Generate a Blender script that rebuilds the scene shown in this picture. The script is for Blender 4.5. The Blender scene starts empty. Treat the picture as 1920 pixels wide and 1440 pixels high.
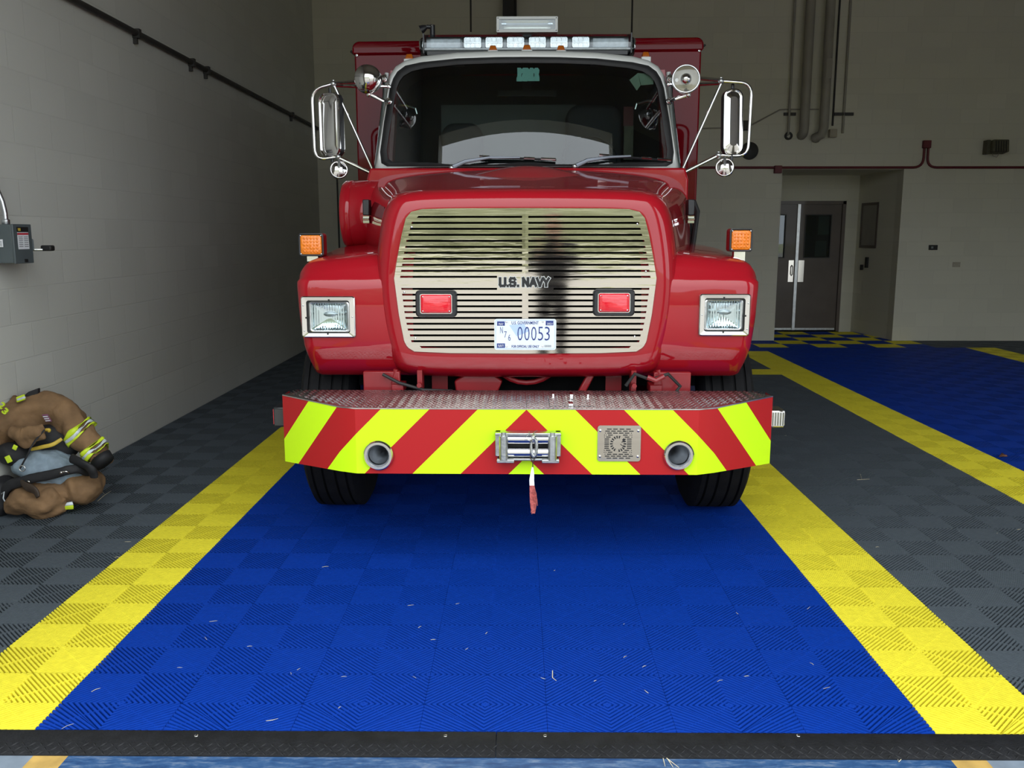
import bpy, math, random
from mathutils import Vector, Matrix
random.seed(7)
SC = bpy.context.scene
COL = SC.collection
PI = math.pi

# ------------------------------------------------------------------ camera frame
F, HOR, H = 1650.0, 440.0, 1.52
TH = math.atan((720 - HOR) / F)
AW = math.atan(14 / F * math.cos(TH))      # the building's depth axis, right of the camera heading
AT = math.atan(28 / F * math.cos(TH))      # the truck's own axis

def spot(px, py, Y, a):
    dx, dy = (px - 960) / F, (720 - py) / F
    v = (dx, math.cos(TH) + dy * math.sin(TH), -math.sin(TH) + dy * math.cos(TH))
    x = v[0] * math.cos(a) - v[1] * math.sin(a)
    y = v[0] * math.sin(a) + v[1] * math.cos(a)
    k = Y / y
    return Vector((x * k, Y, H + v[2] * k))

def W(px, py, Y): return spot(px, py, Y, AW)
def S(px, py, Y): return spot(px, py, Y, AT)
def WX(px, py, X):
    p = spot(px, py, 1.0, AW); k = X / p.x
    return Vector((X, k, H + (p.z - H) * k))
def WF(px, py, z=0.0):
    p = spot(px, py, 1.0, AW); k = (z - H) / (p.z - H)
    return Vector((p.x * k, k, z))

cam = bpy.data.cameras.new('camera')
cam.sensor_width = 36.0
cam.lens = F / 1920 * 36
cam.clip_start = 0.05
co = bpy.data.objects.new('camera', cam)
co.location = (0, 0, H)
co.rotation_euler = (PI / 2 - TH, 0, AW)
COL.objects.link(co)
SC.camera = co

# ------------------------------------------------------------------ materials
def nodes(name):
    m = bpy.data.materials.new(name); m.use_nodes = True
    nt = m.node_tree
    return m, nt, nt.nodes['Principled BSDF']

def sset(b, **k):
    names = dict(color='Base Color', rough='Roughness', metal='Metallic', coat='Coat Weight', coatr='Coat Roughness',
                 ior='IOR', spec='Specular IOR Level', trans='Transmission Weight', alpha='Alpha', sheen='Sheen Weight')
    for n, v in k.items():
        i = b.inputs[names[n]]
        i.default_value = (*v, 1) if n == 'color' else v

def pm(name, color, rough=0.5, metal=0.0, coat=0.0, var=0.08, scale=8.0, bump=0.0, bscale=200.0, spec=0.5, stretch=None, rvar=0.0):
    m, nt, b = nodes(name)
    sset(b, color=color, rough=rough, metal=metal, coat=coat, spec=spec)
    if coat: sset(b, coatr=0.03)
    tc = nt.nodes.new('ShaderNodeTexCoord')
    src = tc.outputs['Object']
    if stretch:
        mp = nt.nodes.new('ShaderNodeMapping'); mp.inputs['Scale'].default_value = stretch
        nt.links.new(src, mp.inputs[0]); src = mp.outputs[0]
    n = nt.nodes.new('ShaderNodeTexNoise'); n.inputs['Scale'].default_value = scale; n.inputs['Detail'].default_value = 4
    nt.links.new(src, n.inputs['Vector'])
    if var:
        r = nt.nodes.new('ShaderNodeValToRGB')
        lo = tuple(c * (1 - var) for c in color); hi = tuple(min(1, c * (1 + var)) for c in color)
        r.color_ramp.elements[0].position = .3; r.color_ramp.elements[1].position = .7
        r.color_ramp.elements[0].color = (*lo, 1); r.color_ramp.elements[1].color = (*hi, 1)
        nt.links.new(n.outputs['Fac'], r.inputs[0]); nt.links.new(r.outputs[0], b.inputs['Base Color'])
    if rvar:
        mr = nt.nodes.new('ShaderNodeMapRange')
        mr.inputs['To Min'].default_value = max(0.02, rough - rvar); mr.inputs['To Max'].default_value = rough + rvar
        nt.links.new(n.outputs['Fac'], mr.inputs[0]); nt.links.new(mr.outputs[0], b.inputs['Roughness'])
    if bump:
        n2 = nt.nodes.new('ShaderNodeTexNoise'); n2.inputs['Scale'].default_value = bscale; n2.inputs['Detail'].default_value = 3
        nt.links.new(src, n2.inputs['Vector'])
        bp = nt.nodes.new('ShaderNodeBump'); bp.inputs['Strength'].default_value = bump; bp.inputs['Distance'].default_value = 0.01
        nt.links.new(n2.outputs['Fac'], bp.inputs['Height']); nt.links.new(bp.outputs[0], b.inputs['Normal'])
    return m

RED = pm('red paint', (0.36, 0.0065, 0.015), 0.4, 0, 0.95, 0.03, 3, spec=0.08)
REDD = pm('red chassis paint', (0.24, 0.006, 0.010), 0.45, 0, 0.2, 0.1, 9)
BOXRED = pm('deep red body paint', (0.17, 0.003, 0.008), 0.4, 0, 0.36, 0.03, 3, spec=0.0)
WHITE = pm('white paint', (0.62, 0.64, 0.62), 0.3, 0, 0.5, 0.03, 4)
CHROME = pm('chrome', (0.72, 0.71, 0.70), 0.10, 1.0, 0, 0.03, 6)
STEEL = pm('zinc steel', (0.56, 0.58, 0.58), 0.30, 1.0, 0, 0.15, 30, bump=.1, bscale=90)
GALV = pm('galvanised conduit', (0.62, 0.64, 0.66), 0.32, 1.0, 0, 0.1, 20)
ALU = pm('aluminium tread plate', (0.62, 0.60, 0.60), 0.27, 1.0, 0, 0.15, 14)
BLACK = pm('black rubber', (0.012, 0.012, 0.013), 0.6, 0, 0, 0.2, 20)
BLACKG = pm('black plastic', (0.014, 0.015, 0.018), 0.35, 0, 0, 0.1, 20)
TIRE = pm('tyre rubber', (0.008, 0.008, 0.009), 0.8, 0, 0, 0.25, 12, bump=.15, bscale=60, spec=0.2)
DARK = pm('dark interior', (0.012, 0.013, 0.014), 0.85, 0, 0, 0.2, 6)
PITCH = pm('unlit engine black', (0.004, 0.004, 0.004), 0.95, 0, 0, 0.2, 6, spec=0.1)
SEATM = pm('dark grey seat cloth', (0.020, 0.022, 0.026), 0.8, 0, 0, 0.2, 30)
GREYP = pm('grey interior panel', (0.22, 0.25, 0.24), 0.6, 0, 0, 0.1, 6)
RUBR = pm('ramp rubber', (0.008, 0.0085, 0.010), 0.55, 0, 0, 0.3, 25, bump=.2, bscale=120, spec=0.3)
AMBER = pm('amber lens', (0.85, 0.22, 0.005), 0.22, 0, 0.6, 0.12, 45, bump=.5, bscale=60)
AMBERD = pm('amber marker lens', (0.42, 0.10, 0.005), 0.25, 0, 0.5, 0.1, 40)
REDLENS = pm('red warning lens', (0.75, 0.006, 0.022), 0.12, 0, 0.8, 0.10, 10, stretch=(1, 1, 6), bump=.25, bscale=14)
BRASS = pm('beige plate', (0.42, 0.38, 0.30), 0.5, 0, 0, 0.05)
PAPER = pm('pale green paper', (0.30, 0.40, 0.30), 0.7, 0, 0, 0.08, 20)
AQUA = pm('aqua decal', (0.28, 0.62, 0.56), 0.5, 0, 0, 0.06, 30)
PLATEW = pm('licence plate white', (0.78, 0.84, 0.92), 0.35, 0, 0.2, 0.06, 12)
NAVYB = pm('navy ink', (0.010, 0.030, 0.20), 0.5, 0, 0, 0.05)
PALEB = pm('pale blue ink', (0.48, 0.62, 0.86), 0.5, 0, 0, 0.05)
INKW = pm('white ink', (0.80, 0.82, 0.85), 0.5, 0, 0, 0.04)
INKG = pm('grey ink', (0.22, 0.23, 0.25), 0.6, 0, 0, 0.1)
INKK = pm('black ink', (0.01, 0.01, 0.01), 0.6, 0, 0, 0.1)
INKR = pm('red ink', (0.50, 0.03, 0.05), 0.5, 0, 0, 0.1)
CANVAS = pm('tan turnout canvas', (0.205, 0.118, 0.055), 0.85, 0, 0, 0.28, 9, bump=.9, bscale=16)
CANVASB = pm('black turnout trim', (0.010, 0.010, 0.012), 0.7, 0, 0, 0.2, 20)
LINER = pm('blue grey quilted liner', (0.24, 0.31, 0.37), 0.85, 0, 0, 0.18, 14, bump=.5, bscale=30)
LIME = pm('lime trim', (0.62, 0.80, 0.03), 0.5, 0, 0, 0.08, 20)
SILVER = pm('silver reflective tape', (0.62, 0.68, 0.72), 0.4, 0.1, 0, 0.12, 40)
YTRIM = pm('yellow trim', (0.60, 0.42, 0.05), 0.6, 0, 0, 0.08, 20)
LEATHER = pm('dark brown leather', (0.04, 0.025, 0.016), 0.6, 0, 0, 0.2, 20)
STRAWM = pm('dry straw', (0.62, 0.55, 0.38), 0.7, 0, 0, 0.15, 40)
BOXG = pm('grey enamel', (0.085, 0.105, 0.11), 0.45, 0, 0.1, 0.08, 8)
BOXGL = pm('pale grey lever casting', (0.24, 0.29, 0.31), 0.45, 0.3, 0, 0.1, 12)
REDC = pm('dark red conduit paint', (0.14, 0.012, 0.020), 0.5, 0, 0, 0.1, 9)
PIPEP = pm('painted pipe', (0.34, 0.32, 0.27), 0.55, 0, 0, 0.08, 5)
PIPED = pm('dark pipe', (0.03, 0.028, 0.026), 0.55, 0, 0, 0.15, 7)
DOORB = pm('brown door paint', (0.11, 0.082, 0.066), 0.42, 0, 0.15, 0.08, 5)
OLIVE = pm('olive housing', (0.10, 0.095, 0.06), 0.6, 0, 0, 0.2, 20)
GUN = pm('dark bell metal', (0.05, 0.05, 0.048), 0.5, 0.3, 0, 0.1, 8)
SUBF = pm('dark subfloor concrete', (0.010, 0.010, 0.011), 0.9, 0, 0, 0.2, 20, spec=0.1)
CEIL = pm('ceiling paint', (0.40, 0.37, 0.31), 0.8, 0, 0, 0.06, 2)
FADED = pm('faded red webbing', (0.42, 0.095, 0.085), 0.8, 0, 0, 0.25, 60, bump=.5, bscale=90)
CLOTHD = pm('dark clothing', (0.012, 0.010, 0.016), 0.85, 0, 0, 0.15, 9)
SKIN = pm('skin', (0.45, 0.26, 0.18), 0.6, 0, 0, 0.05, 9)
LEAFM = pm('dead leaf', (0.30, 0.13, 0.07), 0.7, 0, 0, 0.2, 40)

def glass_mat(name, tint, rough=0.0):
    m = bpy.data.materials.new(name); m.use_nodes = True
    nt = m.node_tree; nt.nodes.clear()
    out = nt.nodes.new('ShaderNodeOutputMaterial')
    tr = nt.nodes.new('ShaderNodeBsdfTransparent'); tr.inputs[0].default_value = (*tint, 1)
    gl = nt.nodes.new('ShaderNodeBsdfGlossy'); gl.inputs['Roughness'].default_value = rough
    gl.inputs['Color'].default_value = (0.95, 0.98, 1, 1)
    fr = nt.nodes.new('ShaderNodeFresnel'); fr.inputs['IOR'].default_value = 1.65
    mx = nt.nodes.new('ShaderNodeMixShader')
    nt.links.new(fr.outputs[0], mx.inputs[0]); nt.links.new(tr.outputs[0], mx.inputs[1]); nt.links.new(gl.outputs[0], mx.inputs[2])
    nt.links.new(mx.outputs[0], out.inputs[0])
    return m
WGLASS = glass_mat('windshield glass', (0.50, 0.58, 0.56))
CLEAR = glass_mat('clear lens', (0.88, 0.92, 0.94), 0.02)
DGLASS = glass_mat('door glass', (0.45, 0.5, 0.52))

def lens_mat():
    m, nt, b = nodes('fluted clear lens')
    sset(b, color=(0.86, 0.90, 0.90), rough=0.08, metal=1.0)
    tc = nt.nodes.new('ShaderNodeTexCoord')
    w = nt.nodes.new('ShaderNodeTexWave'); w.inputs['Scale'].default_value = 26; w.bands_direction = 'X'
    n = nt.nodes.new('ShaderNodeTexNoise'); n.inputs['Scale'].default_value = 16
    nt.links.new(tc.outputs['Object'], w.inputs['Vector']); nt.links.new(tc.outputs['Object'], n.inputs['Vector'])
    ad = nt.nodes.new('ShaderNodeMath'); ad.operation = 'ADD'
    nt.links.new(w.outputs['Fac'], ad.inputs[0]); nt.links.new(n.outputs['Fac'], ad.inputs[1])
    bp = nt.nodes.new('ShaderNodeBump'); bp.inputs['Strength'].default_value = .16; bp.inputs['Distance'].default_value = .01
    nt.links.new(ad.outputs[0], bp.inputs['Height']); nt.links.new(bp.outputs[0], b.inputs['Normal'])
    return m
FLUTE = lens_mat()

def grille_mat():
    m, nt, b = nodes('polished stainless grille')
    sset(b, color=(0.66, 0.62, 0.565), rough=0.10, metal=1.0)
    tc = nt.nodes.new('ShaderNodeTexCoord')
    mp = nt.nodes.new('ShaderNodeMapping'); mp.inputs['Scale'].default_value = (3.0, 3, 34)
    nt.links.new(tc.outputs['Object'], mp.inputs[0])
    n = nt.nodes.new('ShaderNodeTexNoise'); n.inputs['Scale'].default_value = 1.3; n.inputs['Detail'].default_value = 3
    nt.links.new(mp.outputs[0], n.inputs['Vector'])
    bp = nt.nodes.new('ShaderNodeBump'); bp.inputs['Strength'].default_value = .045; bp.inputs['Distance'].default_value = .01
    nt.links.new(n.outputs['Fac'], bp.inputs['Height']); nt.links.new(bp.outputs[0], b.inputs['Normal'])
    mr = nt.nodes.new('ShaderNodeMapRange'); mr.inputs['To Min'].default_value = .03; mr.inputs['To Max'].default_value = .10
    nt.links.new(n.outputs['Fac'], mr.inputs[0]); nt.links.new(mr.outputs[0], b.inputs['Roughness'])
    return m
GRILLE = grille_mat()

def chevron_mat():
    # lime / red reflective sheeting: 45 degree bands falling away from the middle of the bumper
    m, nt, b = nodes('chevron sheeting')
    sset(b, rough=0.4, coat=0.0, spec=0.3)
    uv = nt.nodes.new('ShaderNodeUVMap'); uv.uv_map = 'UVMap'
    sp = nt.nodes.new('ShaderNodeSeparateXYZ'); nt.links.new(uv.outputs[0], sp.inputs[0])
    def mth(op, a, bb):
        n = nt.nodes.new('ShaderNodeMath'); n.operation = op
        for i, q in enumerate((a, bb)):
            if q is None: continue
            if isinstance(q, (int, float)): n.inputs[i].default_value = q
            else: nt.links.new(q, n.inputs[i])
        return n.outputs[0]
    ab = mth('ABSOLUTE', sp.outputs[0], None)
    s = mth('SUBTRACT', ab, sp.outputs[1])
    s = mth('ADD', s, 2 * 0.2115 * 4)
    s = mth('DIVIDE', s, 2 * 0.2115)
    fr = mth('FRACT', s, None)
    lt = mth('LESS_THAN', fr, 0.5)
    mx = nt.nodes.new('ShaderNodeMix'); mx.data_type = 'RGBA'
    mx.inputs[6].default_value = (0.43, 0.013, 0.015, 1); mx.inputs[7].default_value = (0.62, 0.98, 0.010, 1)
    nt.links.new(lt, mx.inputs[0]); nt.links.new(mx.outputs[2], b.inputs['Base Color'])
    return m
CHEV = chevron_mat()

def cmu_mat(name, color, axis, bw=0.41, bh=0.203, bump=0.5):
    m, nt, b = nodes(name)
    sset(b, rough=0.55, spec=0.35)
    tc = nt.nodes.new('ShaderNodeTexCoord'); sp = nt.nodes.new('ShaderNodeSeparateXYZ'); cb = nt.nodes.new('ShaderNodeCombineXYZ')
    nt.links.new(tc.outputs['Object'], sp.inputs[0])
    nt.links.new(sp.outputs[axis], cb.inputs[0]); nt.links.new(sp.outputs[2], cb.inputs[1])
    br = nt.nodes.new('ShaderNodeTexBrick')
    br.inputs['Scale'].default_value = 1.0; br.inputs['Mortar Size'].default_value = 0.0045; br.inputs['Mortar Smooth'].default_value = 0.6
    br.inputs['Brick Width'].default_value = bw; br.inputs['Row Height'].default_value = bh
    c1 = tuple(c * 1.03 for c in color); c2 = tuple(c * .97 for c in color)
    br.inputs['Color1'].default_value = (*c1, 1); br.inputs['Color2'].default_value = (*c2, 1)
    br.inputs['Mortar'].default_value = (*tuple(c * .95 for c in color), 1)
    nt.links.new(cb.outputs[0], br.inputs['Vector'])
    nt.links.new(br.outputs['Color'], b.inputs['Base Color'])
    n = nt.nodes.new('ShaderNodeTexNoise'); n.inputs['Scale'].default_value = 70; n.inputs['Detail'].default_value = 3
    nt.links.new(tc.outputs['Object'], n.inputs['Vector'])
    ml = nt.nodes.new('ShaderNodeMath'); ml.operation = 'MULTIPLY_ADD'; ml.inputs[1].default_value = -1.0
    nt.links.new(br.outputs['Fac'], ml.inputs[0])
    sc = nt.nodes.new('ShaderNodeMath'); sc.operation = 'MULTIPLY'; sc.inputs[1].default_value = 0.16
    nt.links.new(n.outputs['Fac'], sc.inputs[0]); nt.links.new(sc.outputs[0], ml.inputs[2])
    bp = nt.nodes.new('ShaderNodeBump'); bp.inputs['Strength'].default_value = bump; bp.inputs['Distance'].default_value = 0.008
    nt.links.new(ml.outputs[0], bp.inputs['Height']); nt.links.new(bp.outputs[0], b.inputs['Normal'])
    return m
CMUX = cmu_mat('painted block wall across', (0.70, 0.68, 0.57), 0, bump=0.25)
CMUY = cmu_mat('painted block wall along', (0.60, 0.605, 0.555), 1, bump=0.26)

def tile_mat(name, color, rough):
    return pm(name, color, rough, 0, 0, 0.07, 40, bump=0.05, bscale=500, spec=0.15)
TBLUE = tile_mat('blue floor tile', (0.002, 0.037, 0.31), 0.55)
TYEL = tile_mat('yellow floor tile', (0.80, 0.71, 0.045), 0.5)
TGREY = tile_mat('slate floor tile', (0.078, 0.095, 0.111), 0.55)

def ground_mat():
    m, nt, b = nodes('apron concrete')
    sset(b, rough=0.75)
    tc = nt.nodes.new('ShaderNodeTexCoord')
    n = nt.nodes.new('ShaderNodeTexNoise'); n.inputs['Scale'].default_value = 1.3; n.inputs['Detail'].default_value = 8
    nt.links.new(tc.outputs['Object'], n.inputs['Vector'])
    r = nt.nodes.new('ShaderNodeValToRGB')
    r.color_ramp.elements[0].color = (0.215, 0.20, 0.175, 1); r.color_ramp.elements[1].color = (0.275, 0.257, 0.225, 1)
    nt.links.new(n.outputs['Fac'], r.inputs[0]); nt.links.new(r.outputs[0], b.inputs['Base Color'])
    return m
APRON = ground_mat()

def worn_blue():
    m, nt, b = nodes('worn blue floor paint')
    sset(b, rough=0.4)
    tc = nt.nodes.new('ShaderNodeTexCoord')
    n = nt.nodes.new('ShaderNodeTexNoise'); n.inputs['Scale'].default_value = 26; n.inputs['Detail'].default_value = 9; n.inputs['Roughness'].default_value = .7
    mp = nt.nodes.new('ShaderNodeMapping'); mp.inputs['Scale'].default_value = (0.6, 2.5, 1)
    nt.links.new(tc.outputs['Object'], mp.inputs[0]); nt.links.new(mp.outputs[0], n.inputs['Vector'])
    r = nt.nodes.new('ShaderNodeValToRGB'); e = r.color_ramp.elements
    e[0].position = .38; e[0].color = (0.014, 0.045, 0.13, 1)
    e[1].position = .72; e[1].color = (0.17, 0.22, 0.30, 1)
    k = e.new(.52); k.color = (0.03, 0.085, 0.20, 1)
    nt.links.new(n.outputs['Fac'], r.inputs[0]); nt.links.new(r.outputs[0], b.inputs['Base Color'])
    return m
WBLUE = worn_blue()
WTAN = pm('worn yellow line paint', (0.42, 0.27, 0.075), 0.6, 0, 0, 0.25, 14)
WGREY = pm('worn grey floor paint', (0.17, 0.21, 0.26), 0.5, 0, 0, 0.2, 14)
GRASS = pm('lawn', (0.34, 0.345, 0.20), 0.9, 0, 0, 0.3, 1.5)
FOLI = pm('far foliage', (0.235, 0.245, 0.155), 0.9, 0, 0, 0.4, 0.8)

# ------------------------------------------------------------------ mesh builder
class M:
    def __init__(s): s.v, s.f, s.mi = [], [], []
    def add(s, vs, fs, m=0):
        o = len(s.v); s.v += [Vector(v) for v in vs]
        for f in fs: s.f.append(tuple(i + o for i in f)); s.mi.append(m)
        return s
    def box(s, lo, hi, m=0, mat=None):
        x0, y0, z0 = lo; x1, y1, z1 = hi
        vs = [Vector(p) for p in ((x0,y0,z0),(x1,y0,z0),(x1,y1,z0),(x0,y1,z0),(x0,y0,z1),(x1,y0,z1),(x1,y1,z1),(x0,y1,z1))]
        if mat: vs = [mat @ v for v in vs]
        return s.add(vs, [(3,2,1,0),(4,5,6,7),(0,1,5,4),(1,2,6,5),(2,3,7,6),(3,0,4,7)], m)
    def cbox(s, c, d, m=0, mat=None):
        c = Vector(c); d = Vector(d) / 2
        if mat:
            mm = Matrix.Translation(c) @ mat
            return s.box(-d, d, m, mm)
        return s.box(c - d, c + d, m)
    def loft(s, loops, m=0, closed=True, cap0=False, cap1=False):
        n = len(loops[0]); vs = [p for L in loops for p in L]; fs = []
        for a in range(len(loops) - 1):
            for i in range(n if closed else n - 1):
                j = (i + 1) % n
                fs.append((a*n+i, a*n+j, (a+1)*n+j, (a+1)*n+i))
        if cap0: fs.append(tuple(range(n))[::-1])
        if cap1: fs.append(tuple((len(loops)-1)*n + i for i in range(n)))
        return s.add(vs, fs, m)
    def tube(s, pts, r, n=10, m=0, cap=True, closed=False, flat=1.0, up=None):
        pts = [Vector(p) for p in pts]; N = len(pts)
        rr = r if isinstance(r, (list, tuple)) else [r] * N
        loops = []; u = None
        for i, p in enumerate(pts):
            if closed: t = (pts[(i+1) % N] - pts[i-1])
            else: t = pts[min(i+1, N-1)] - pts[max(i-1, 0)]
            t.normalize()
            if up is not None: u = Vector(up)
            elif u is None: u = Vector((0,0,1)) if abs(t.z) < .9 else Vector((1,0,0))
            u = (u - t * u.dot(t)).normalized(); w = t.cross(u)
            loops.append([p + (u * math.cos(2*PI*k/n) + w * math.sin(2*PI*k/n) * flat) * rr[i] for k in range(n)])
        if closed: loops.append(loops[0])
        return s.loft(loops, m, True, cap and not closed, cap and not closed)
    def cyl(s, a, b, r, n=20, m=0, r2=None):
        return s.tube([a, b], [r, r if r2 is None else r2], n, m)
    def lathe(s, prof, o, ax, n=28, m=0, cap0=False, cap1=False):
        o = Vector(o); ax = Vector(ax).normalized()
        u = ax.orthogonal().normalized(); w = ax.cross(u)
        loops = [[o + ax * h + (u * math.cos(2*PI*k/n) + w * math.sin(2*PI*k/n)) * r for k in range(n)] for r, h in prof]
        return s.loft(loops, m, True, cap0, cap1)
    def ball(s, c, r, n=16, k=10, m=0, mat=None):
        c = Vector(c); r = Vector(r) if not isinstance(r, (int, float)) else Vector((r, r, r))
        loops = []
        for i in range(k + 1):
            a = -PI/2 + PI * i / k; q = max(math.cos(a), 1e-3)
            L = [Vector((math.cos(2*PI*j/n)*q*r.x, math.sin(2*PI*j/n)*q*r.y, math.sin(a)*r.z)) for j in range(n)]
            loops.append([c + (mat @ p if mat else p) for p in L])
        return s.loft(loops, m, True, True, True)
    def prism(s, poly, d, m=0):
        poly = [Vector(p) for p in poly]; d = Vector(d)
        return s.loft([poly, [p + d for p in poly]], m, True, True, True)
    def shift(s, d):
        d = Vector(d); s.v = [v + d for v in s.v]; return s

def link(name, me, parent=None):
    o = bpy.data.objects.new(name, me); COL.objects.link(o)
    if parent: o.parent = parent
    return o

def build(name, mb, mats, parent=None, ang=35, bevel=0, sub=0, off=(0,0,0), label=None, seg=2):
    if not isinstance(mats, (list, tuple)): mats = [mats]
    me = bpy.data.meshes.new(name)
    off = Vector(off)
    me.from_pydata([tuple(v - off) for v in mb.v], [], mb.f)
    for m in mats: me.materials.append(m)
    if len(mats) > 1: me.polygons.foreach_set('material_index', mb.mi)
    me.validate()
    import bmesh
    bm = bmesh.new(); bm.from_mesh(me)
    bmesh.ops.recalc_face_normals(bm, faces=bm.faces)
    bm.to_mesh(me); bm.free()
    me.polygons.foreach_set('use_smooth', [True] * len(me.polygons))
    if ang < 180: me.set_sharp_from_angle(angle=math.radians(ang))
    o = link(name, me, parent)
    if bevel:
        b = o.modifiers.new('bevel', 'BEVEL'); b.width = bevel; b.segments = seg; b.limit_method = 'ANGLE'; b.angle_limit = math.radians(40)
        b.harden_normals = False
    if sub:
        q = o.modifiers.new('sub', 'SUBSURF'); q.levels = sub; q.render_levels = sub
    if label: o['label'] = label
    return o

def tag(o, label, cat, group=None, kind=None):
    o['label'] = label; o['category'] = cat
    if group: o['group'] = group
    if kind: o['kind'] = kind
    return o

def empty(name, loc, rz=0.0):
    o = bpy.data.objects.new(name, None); o.location = loc; o.rotation_euler = (0, 0, rz); o.empty_display_size = .1
    COL.objects.link(o); return o

def struct(name, mb, mats, **k):
    o = build(name, mb, mats, **k); o['kind'] = 'structure'; return o

def text_mesh(body, c, w, h, u=(1,0,0), v=(0,0,1), depth=0.002, offset=0.0, shear=0.0):
    """letters fitted to a w x h box centred on c, reading along u with v up; returns an M"""
    cu = bpy.data.curves.new('t', 'FONT'); cu.body = body; cu.size = 1; cu.offset = offset; cu.shear = shear
    cu.extrude = 0.01; cu.resolution_u = 3
    ob = bpy.data.objects.new('t', cu); COL.objects.link(ob)
    dg = bpy.context.evaluated_depsgraph_get(); dg.update()
    me = bpy.data.meshes.new_from_object(ob.evaluated_get(dg))
    vs = [x.co.copy() for x in me.vertices]; fs = [tuple(p.vertices) for p in me.polygons]
    bpy.data.objects.remove(ob); bpy.data.curves.remove(cu); bpy.data.meshes.remove(me)
    x0 = min(p.x for p in vs); x1 = max(p.x for p in vs); y0 = min(p.y for p in vs); y1 = max(p.y for p in vs)
    u = Vector(u).normalized(); v = Vector(v).normalized(); n = u.cross(v)
    c = Vector(c)
    out = [c + u * ((p.x - (x0+x1)/2) / (x1-x0) * w) + v * ((p.y - (y0+y1)/2) / (y1-y0) * h) + n * (p.z / .01 * depth) for p in vs]
    return M().add(out, fs)
# ------------------------------------------------------------------ the building
WLX, YW, CEILZ = -2.86, 12.78, 6.3
RX = 9.4                                   # right side wall, out of frame
Y0, XC, P, PY = 2.672, -0.11, 0.2, 0.198   # tile grid: one quarter tile is P x PY
YF = 2.511                                 # front edge of the tiles
DZ = -0.017

def tile_col(I, J):
    """0 blue, 1 yellow, 2 slate for tile column I, row J"""
    if J >= 23:
        if 8 <= I <= 14: return 1 if (I + J) % 2 == 0 else 0
        if I >= 15: return 2
    if abs(I) == 4 and J <= 17: return 1
    if abs(I) <= 3 and J <= 16: return 0
    if J == 17 and -4 <= I <= 8: return 1
    if I == 8: return 1 if J <= 21 else 0
    if 9 <= I <= 15: return 0
    if I == 16 and J <= 22: return 1
    return 2

fl = M()
def strip(poly_xy, z, zb, m, sides):
    """flat top polygon with side walls on the listed edges"""
    n = len(poly_xy)
    vs = [Vector((x, y, z)) for x, y in poly_xy] + [Vector((x, y, zb)) for x, y in poly_xy]
    fs = [tuple(range(n))]
    for e in sides: fs.append((e, (e+1) % n, n + (e+1) % n, n + e))
    fl.add(vs, fs, m)

NR = 20
def rib_quad(x0, y0, sx, sy, even, m, fine, cut=0.0):
    """one quarter tile: NR diagonal ribs with open slots between, a cross bar and low webs"""
    st = 2.0 / NR; h = st * 0.275
    def put(pts, z, zb, sides):
        q = []
        for a, b in pts:
            if not even: a = 1 - a
            q.append((x0 + a * sx, y0 + max(b, cut) * sy))
        if cut and max(b for a, b in pts) <= cut: return
        strip(q, z, zb, m, sides)
    for k in range(NR):
        c = (k + .5) * st
        a, b = c - h, c + h
        if b <= 1.0: pts = [(a, 0), (b, 0), (0, b), (0, a)]
        elif a >= 1.0: pts = [(1, a - 1), (1, b - 1), (b - 1, 1), (a - 1, 1)]
        else: pts = [(a, 0), (1, 0), (1, b - 1), (b - 1, 1), (0, 1), (0, a)]
        put(pts, 0, DZ, (1, 3) if len(pts) == 4 else (2, 5))
    w = .012
    put([(0, w), (w, 0), (1, 1 - w), (1 - w, 1)] if False else [(0, 0), (w, 0), (1, 1 - w), (1, 1), (1 - w, 1), (0, w)], -0.0012, DZ, (1, 4))
    if fine:
        for k in range(-6, 7):
            if k == 0: continue
            d = k / 7.0; w2 = .011
            if d > 0: pts = [(d - w2, 0), (d + w2, 0), (1, 1 - d - w2), (1, 1 - d + w2)]
            else: pts = [(0, -d + w2), (0, -d - w2), (1 + d + w2, 1), (1 + d - w2, 1)]
            put(pts, -0.010, DZ, (1, 3))

J_MIN, J_MAX = -2, 28
for J in range(J_MIN, J_MAX):
    ty0 = Y0 + PY + J * 2 * PY
    ty1 = ty0 + 2 * PY
    if ty1 <= YF: continue
    for I in range(-7, 24):
        tx0 = XC + (2 * I - 1) * P; tx1 = tx0 + 2 * P
        if tx1 <= WLX or tx0 >= RX: continue
        if J >= 25 and not (9 <= I <= 14): continue
        c = tile_col(I, J)
        ym = max(ty0, YF)
        cx = (tx0 + tx1) / 2
        vis = abs(cx) < 0.60 * ty1 + 0.9
        hid = ty0 > 6.2 and abs(cx) < 0.9
        fine = ty0 < 7.5
        x0c, x1c = max(tx0, WLX), min(tx1, RX)
        if not vis or hid:
            fl.add([(x0c, ym, 0), (x1c, ym, 0), (x1c, ty1, 0), (x0c, ty1, 0)], [(0, 1, 2, 3)], c); continue
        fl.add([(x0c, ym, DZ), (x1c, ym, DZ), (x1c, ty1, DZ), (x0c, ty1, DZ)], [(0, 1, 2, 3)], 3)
        for a in (0, 1):
            for b in (0, 1):
                qi, qj = 2 * I - 1 + a, 2 * J + 1 + b
                qx, qy = XC + qi * P, Y0 + qj * PY
                if qy + PY <= YF or qx + P <= WLX: continue
                cut = max(0.0, (YF - qy) / PY)
                g = 0.0006 if ty0 < 5.5 else 0.0
                xl = qx + (g if a == 0 else 0); xr = qx + P - (g if a == 1 else 0)
                xl = max(xl, WLX + .001)
                rib_quad(xl, qy + (g if b == 0 else 0), xr - xl, PY - g, (qi + qj) % 2 == 0, c, fine, cut)
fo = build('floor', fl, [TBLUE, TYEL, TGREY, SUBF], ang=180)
fo.data.polygons.foreach_set('use_smooth', [False] * len(fo.data.polygons))
fo['kind'] = 'structure'

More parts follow.
